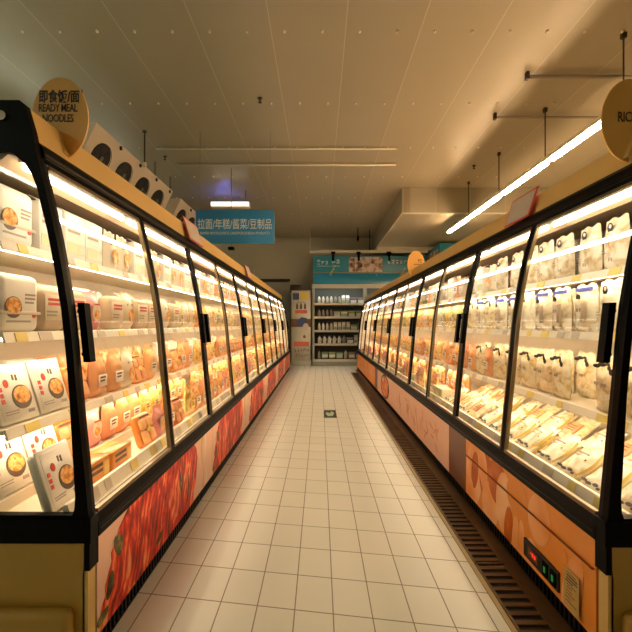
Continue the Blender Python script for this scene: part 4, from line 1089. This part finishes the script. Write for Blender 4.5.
# goods on the dairy cooler
B_white = mat('bottle_white', (.74, .74, .66), .35, rnd=.2); B_grey = mat('bottle_grey', (.32, .33, .28), .35, rnd=.25); B_dark = mat('dark_cap', (.03, .03, .025), .4)
B_green = mat('carton_green', (.20, .36, .12), .4, rnd=.2); B_purple = mat('carton_purple', (.10, .08, .30), .4); B_blue = mat('carton_blue', (.08, .16, .42), .4)
B_mint = mat('carton_mint', (.34, .50, .36), .4, rnd=.15)
def dairy(kindn, col, x, z, k, rown):
    w = .13
    names = {'bottle': 'milk_bottle', 'jug': 'milk_jug', 'carton': 'milk_carton', 'pack': 'yogurt_pack'}
    colw = {B_white: 'white', B_grey: 'grey', B_green: 'green', B_purple: 'purple', B_blue: 'blue', B_mint: 'mint green'}[col]
    lab = f'{colw} {names[kindn].replace("_", " ")}, {ORD[k]} from left on {rown} shelf of the back cooler'
    t = thing(names[kindn], lab, names[kindn].split('_')[1], (x, YF + .12, z + .003), group=f'dairy goods on the {rown} shelf of the back cooler')
    if kindn == 'bottle':
        m = MB(); m.lathe([(.040, 0), (.05, .01), (.05, .15), (.040, .19), (.018, .225), (.018, .24)], col, 12, sx=.85); m.build('body', t)
        m = MB(); m.lathe([(.022, .235), (.022, .27), (.018, .275)], B_dark, 10, sx=.85); m.build('cap', t)
    elif kindn == 'jug':
        m = MB(); m.lathe([(.055, 0), (.062, .02), (.062, .16), (.045, .20), (.024, .225), (.024, .235)], col, 12, sx=.85); m.tube((.05, 0, .10), (.065, 0, .17), .012, col, 8); m.build('body', t)
        m = MB(); m.lathe([(.028, .232), (.028, .258), (.024, .262)], B_blue, 10, sx=.85); m.build('cap', t)
    elif kindn == 'carton':
        m = MB(); m.box((-.05, 0, 0), (.05, .1, .19), col); m.prism([(-.05, 0, .19), (-.05, .1, .19), (-.05, .05, .245)], (.10, 0, 0), col); m.box((-.05, .046, .24), (.05, .054, .27), col); m.build('body', t)
        m = MB(); m.box((-.04, -.002, .04), (.04, 0, .12), B_white if col is not B_white else B_mint); m.build('label_print', t)
    else:
        m = MB(); m.rbox((-.095, 0, 0), (.095, .1, .20), .008, col, 1); m.build('body', t)
        m = MB(); m.box((-.085, -.002, .03), (.085, 0, .12), B_white if col is not B_white else B_mint).box((-.096, -.003, .165), (.096, .1, .2), B_green if col in (B_white, B_mint) else B_grey); m.build('label_print', t)
rows = [
 ('top', [('bottle', B_white)] * 4 + [('bottle', B_grey)] * 2 + [('carton', B_white), ('carton', B_white), ('pack', B_purple), ('pack', B_grey), ('carton', B_grey)]),
 ('second', [('bottle', B_grey)] * 4 + [('pack', B_mint), ('pack', B_white), ('pack', B_green), ('pack', B_green), ('carton', B_green)]),
 ('third', [('bottle', B_white)] * 4 + [('carton', B_white)] * 4 + [('pack', B_mint), ('carton', B_grey), ('carton', B_mint)]),
 ('fourth', [('jug', B_white)] * 5 + [('jug', B_grey), ('pack', B_blue), ('carton', B_white), ('carton', B_grey)]),
 ('lowest', [('bottle', B_grey), ('pack', B_mint), ('pack', B_green), ('pack', B_mint), ('jug', B_grey), ('pack', B_grey), ('carton', B_blue), ('carton', B_white)]),
]
for (rn, its), z in zip(rows, SH):
    x = X0 + .12; cnt = {}
    for kn, cc in its:
        hw = {'bottle': .055, 'jug': .068, 'carton': .058, 'pack': .105}[kn]
        if x + hw * 2 > 1.35: break
        cnt[(kn, cc)] = cnt.get((kn, cc), 0) + 1
        dairy(kn, cc, x + hw, z, cnt[(kn, cc)], rn); x += hw * 2 + .012
x = 1.5
for k, cc in enumerate((B_white, B_green, B_blue, B_grey, B_mint)):
    m = MB(); m.rbox((x, YF + .1, SH[0] + .003), (x + .18, YF + .22, SH[0] + .24), .01, G_pink if k == 0 else cc, 1)
    tag(m.build('yogurt_pack'), ['pink', 'green', 'blue', 'grey', 'mint'][k] + ' pack in the right bay on top shelf of back cooler', 'pack', 'packs in the right bay of the back cooler'); x += .21

# poster stand left of the cooler
M_post = mat('poster_white', (.62, .60, .50), .45); M_postred = mat('poster_red', (.72, .16, .09), .45); M_postbr = mat('poster_brown', (.20, .09, .04), .45)
M_postbl = mat('poster_blue', (.05, .09, .22), .45); M_posty = mat('poster_yellow', (.72, .62, .10), .45)
t = thing('poster_stand', 'tall white advertising board with bottles and red bands beside cooler', 'poster', (-.57, 12.65, 0))
MB().box((-.30, 0, 0), (.30, .12, .14), M_lt).build('foot', t)
MB().rbox((-.29, .02, .14), (.29, .07, 2.26), .006, M_post, 1).build('board', t)
m = MB(); Y_ = .019
m.box((-.25, Y_ - .001, 1.98), (-.06, Y_, 2.18), M_postbl).box((-.03, Y_ - .001, 1.98), (.22, Y_, 2.22), M_posty)
for xx in (-.12, .0, .12): m.box((xx - .03, Y_ - .001, 1.70), (xx + .03, Y_, 1.80), G_bowl).prism([(xx - .03, Y_, 1.80), (xx + .03, Y_, 1.80), (xx + .012, Y_, 1.88), (xx - .012, Y_, 1.88)], (0, -.001, 0), G_bowl)
scribble(m, -.12, .12, 1.88, 1.93, Y_, G_greytext, 3, rr, .2)
m.box((-.18, Y_ - .001, 1.57), (.18, Y_, 1.67), M_postred)
m.box((-.29, Y_ - .001, 1.16), (.29, Y_, 1.40), M_postbr); m.prism([(-.16, Y_ - .001, 1.20), (.0, Y_ - .001, 1.18), (.16, Y_ - .001, 1.30), (.18, Y_ - .001, 1.42), (.02, Y_ - .001, 1.46), (-.12, Y_ - .001, 1.36)], (0, -.001, 0), M_postbl); m.disc_y((.14, Y_ - .002, 1.16), .09, .12, M_post, 18)
m.disc_y((.1, Y_, .87), .04, .05, M_postbr, 12); m.box((-.22, Y_ - .001, .58), (.24, Y_, .72), M_postred)
scribble(m, -.22, .24, .40, .54, Y_, G_greytext, 5, rr, .2); scribble(m, -.18, .24, .26, .37, Y_, G_beige, 5, rr, .25); m.build('poster_print', t)
t = tag(MB().rbox((-.90, 12.72, 2.20), (-.55, 12.80, 2.44), .01, M_dark, 1).tube((-.72, 12.78, 2.4), (-.72, 13.4, 2.4), .02, M_dark, 8).build('wall_display'), 'small dark screen mounted just above the white poster board', 'screen')

# ------------------------------------------------------------------ camera, world, render look
cam = bpy.data.cameras.new('camera'); co = bpy.data.objects.new('camera', cam); COL.objects.link(co); S.camera = co
co.location = (0, 0, H); co.rotation_euler = (PI/2, 0, 0)
cam.sensor_width = 36; cam.lens = 36 * 421 / 632; cam.shift_x = -4/632; cam.shift_y = 8/632; cam.clip_start = .05
w = bpy.data.worlds.new('world'); S.world = w; w.use_nodes = True
w.node_tree.nodes['Background'].inputs[0].default_value = (1, .9, .7, 1); w.node_tree.nodes['Background'].inputs[1].default_value = .02
S.view_settings.view_transform = 'Standard'; S.view_settings.look = 'None'; S.view_settings.gamma = 1; S.view_settings.exposure = 1.68
cy = S.cycles
cy.use_denoising = True; cy.max_bounces = 8; cy.diffuse_bounces = 4; cy.glossy_bounces = 4; cy.transmission_bounces = 4; cy.transparent_max_bounces = 24
cy.sample_clamp_indirect = 6; cy.caustics_reflective = False; cy.caustics_refractive = False; cy.use_light_tree = True
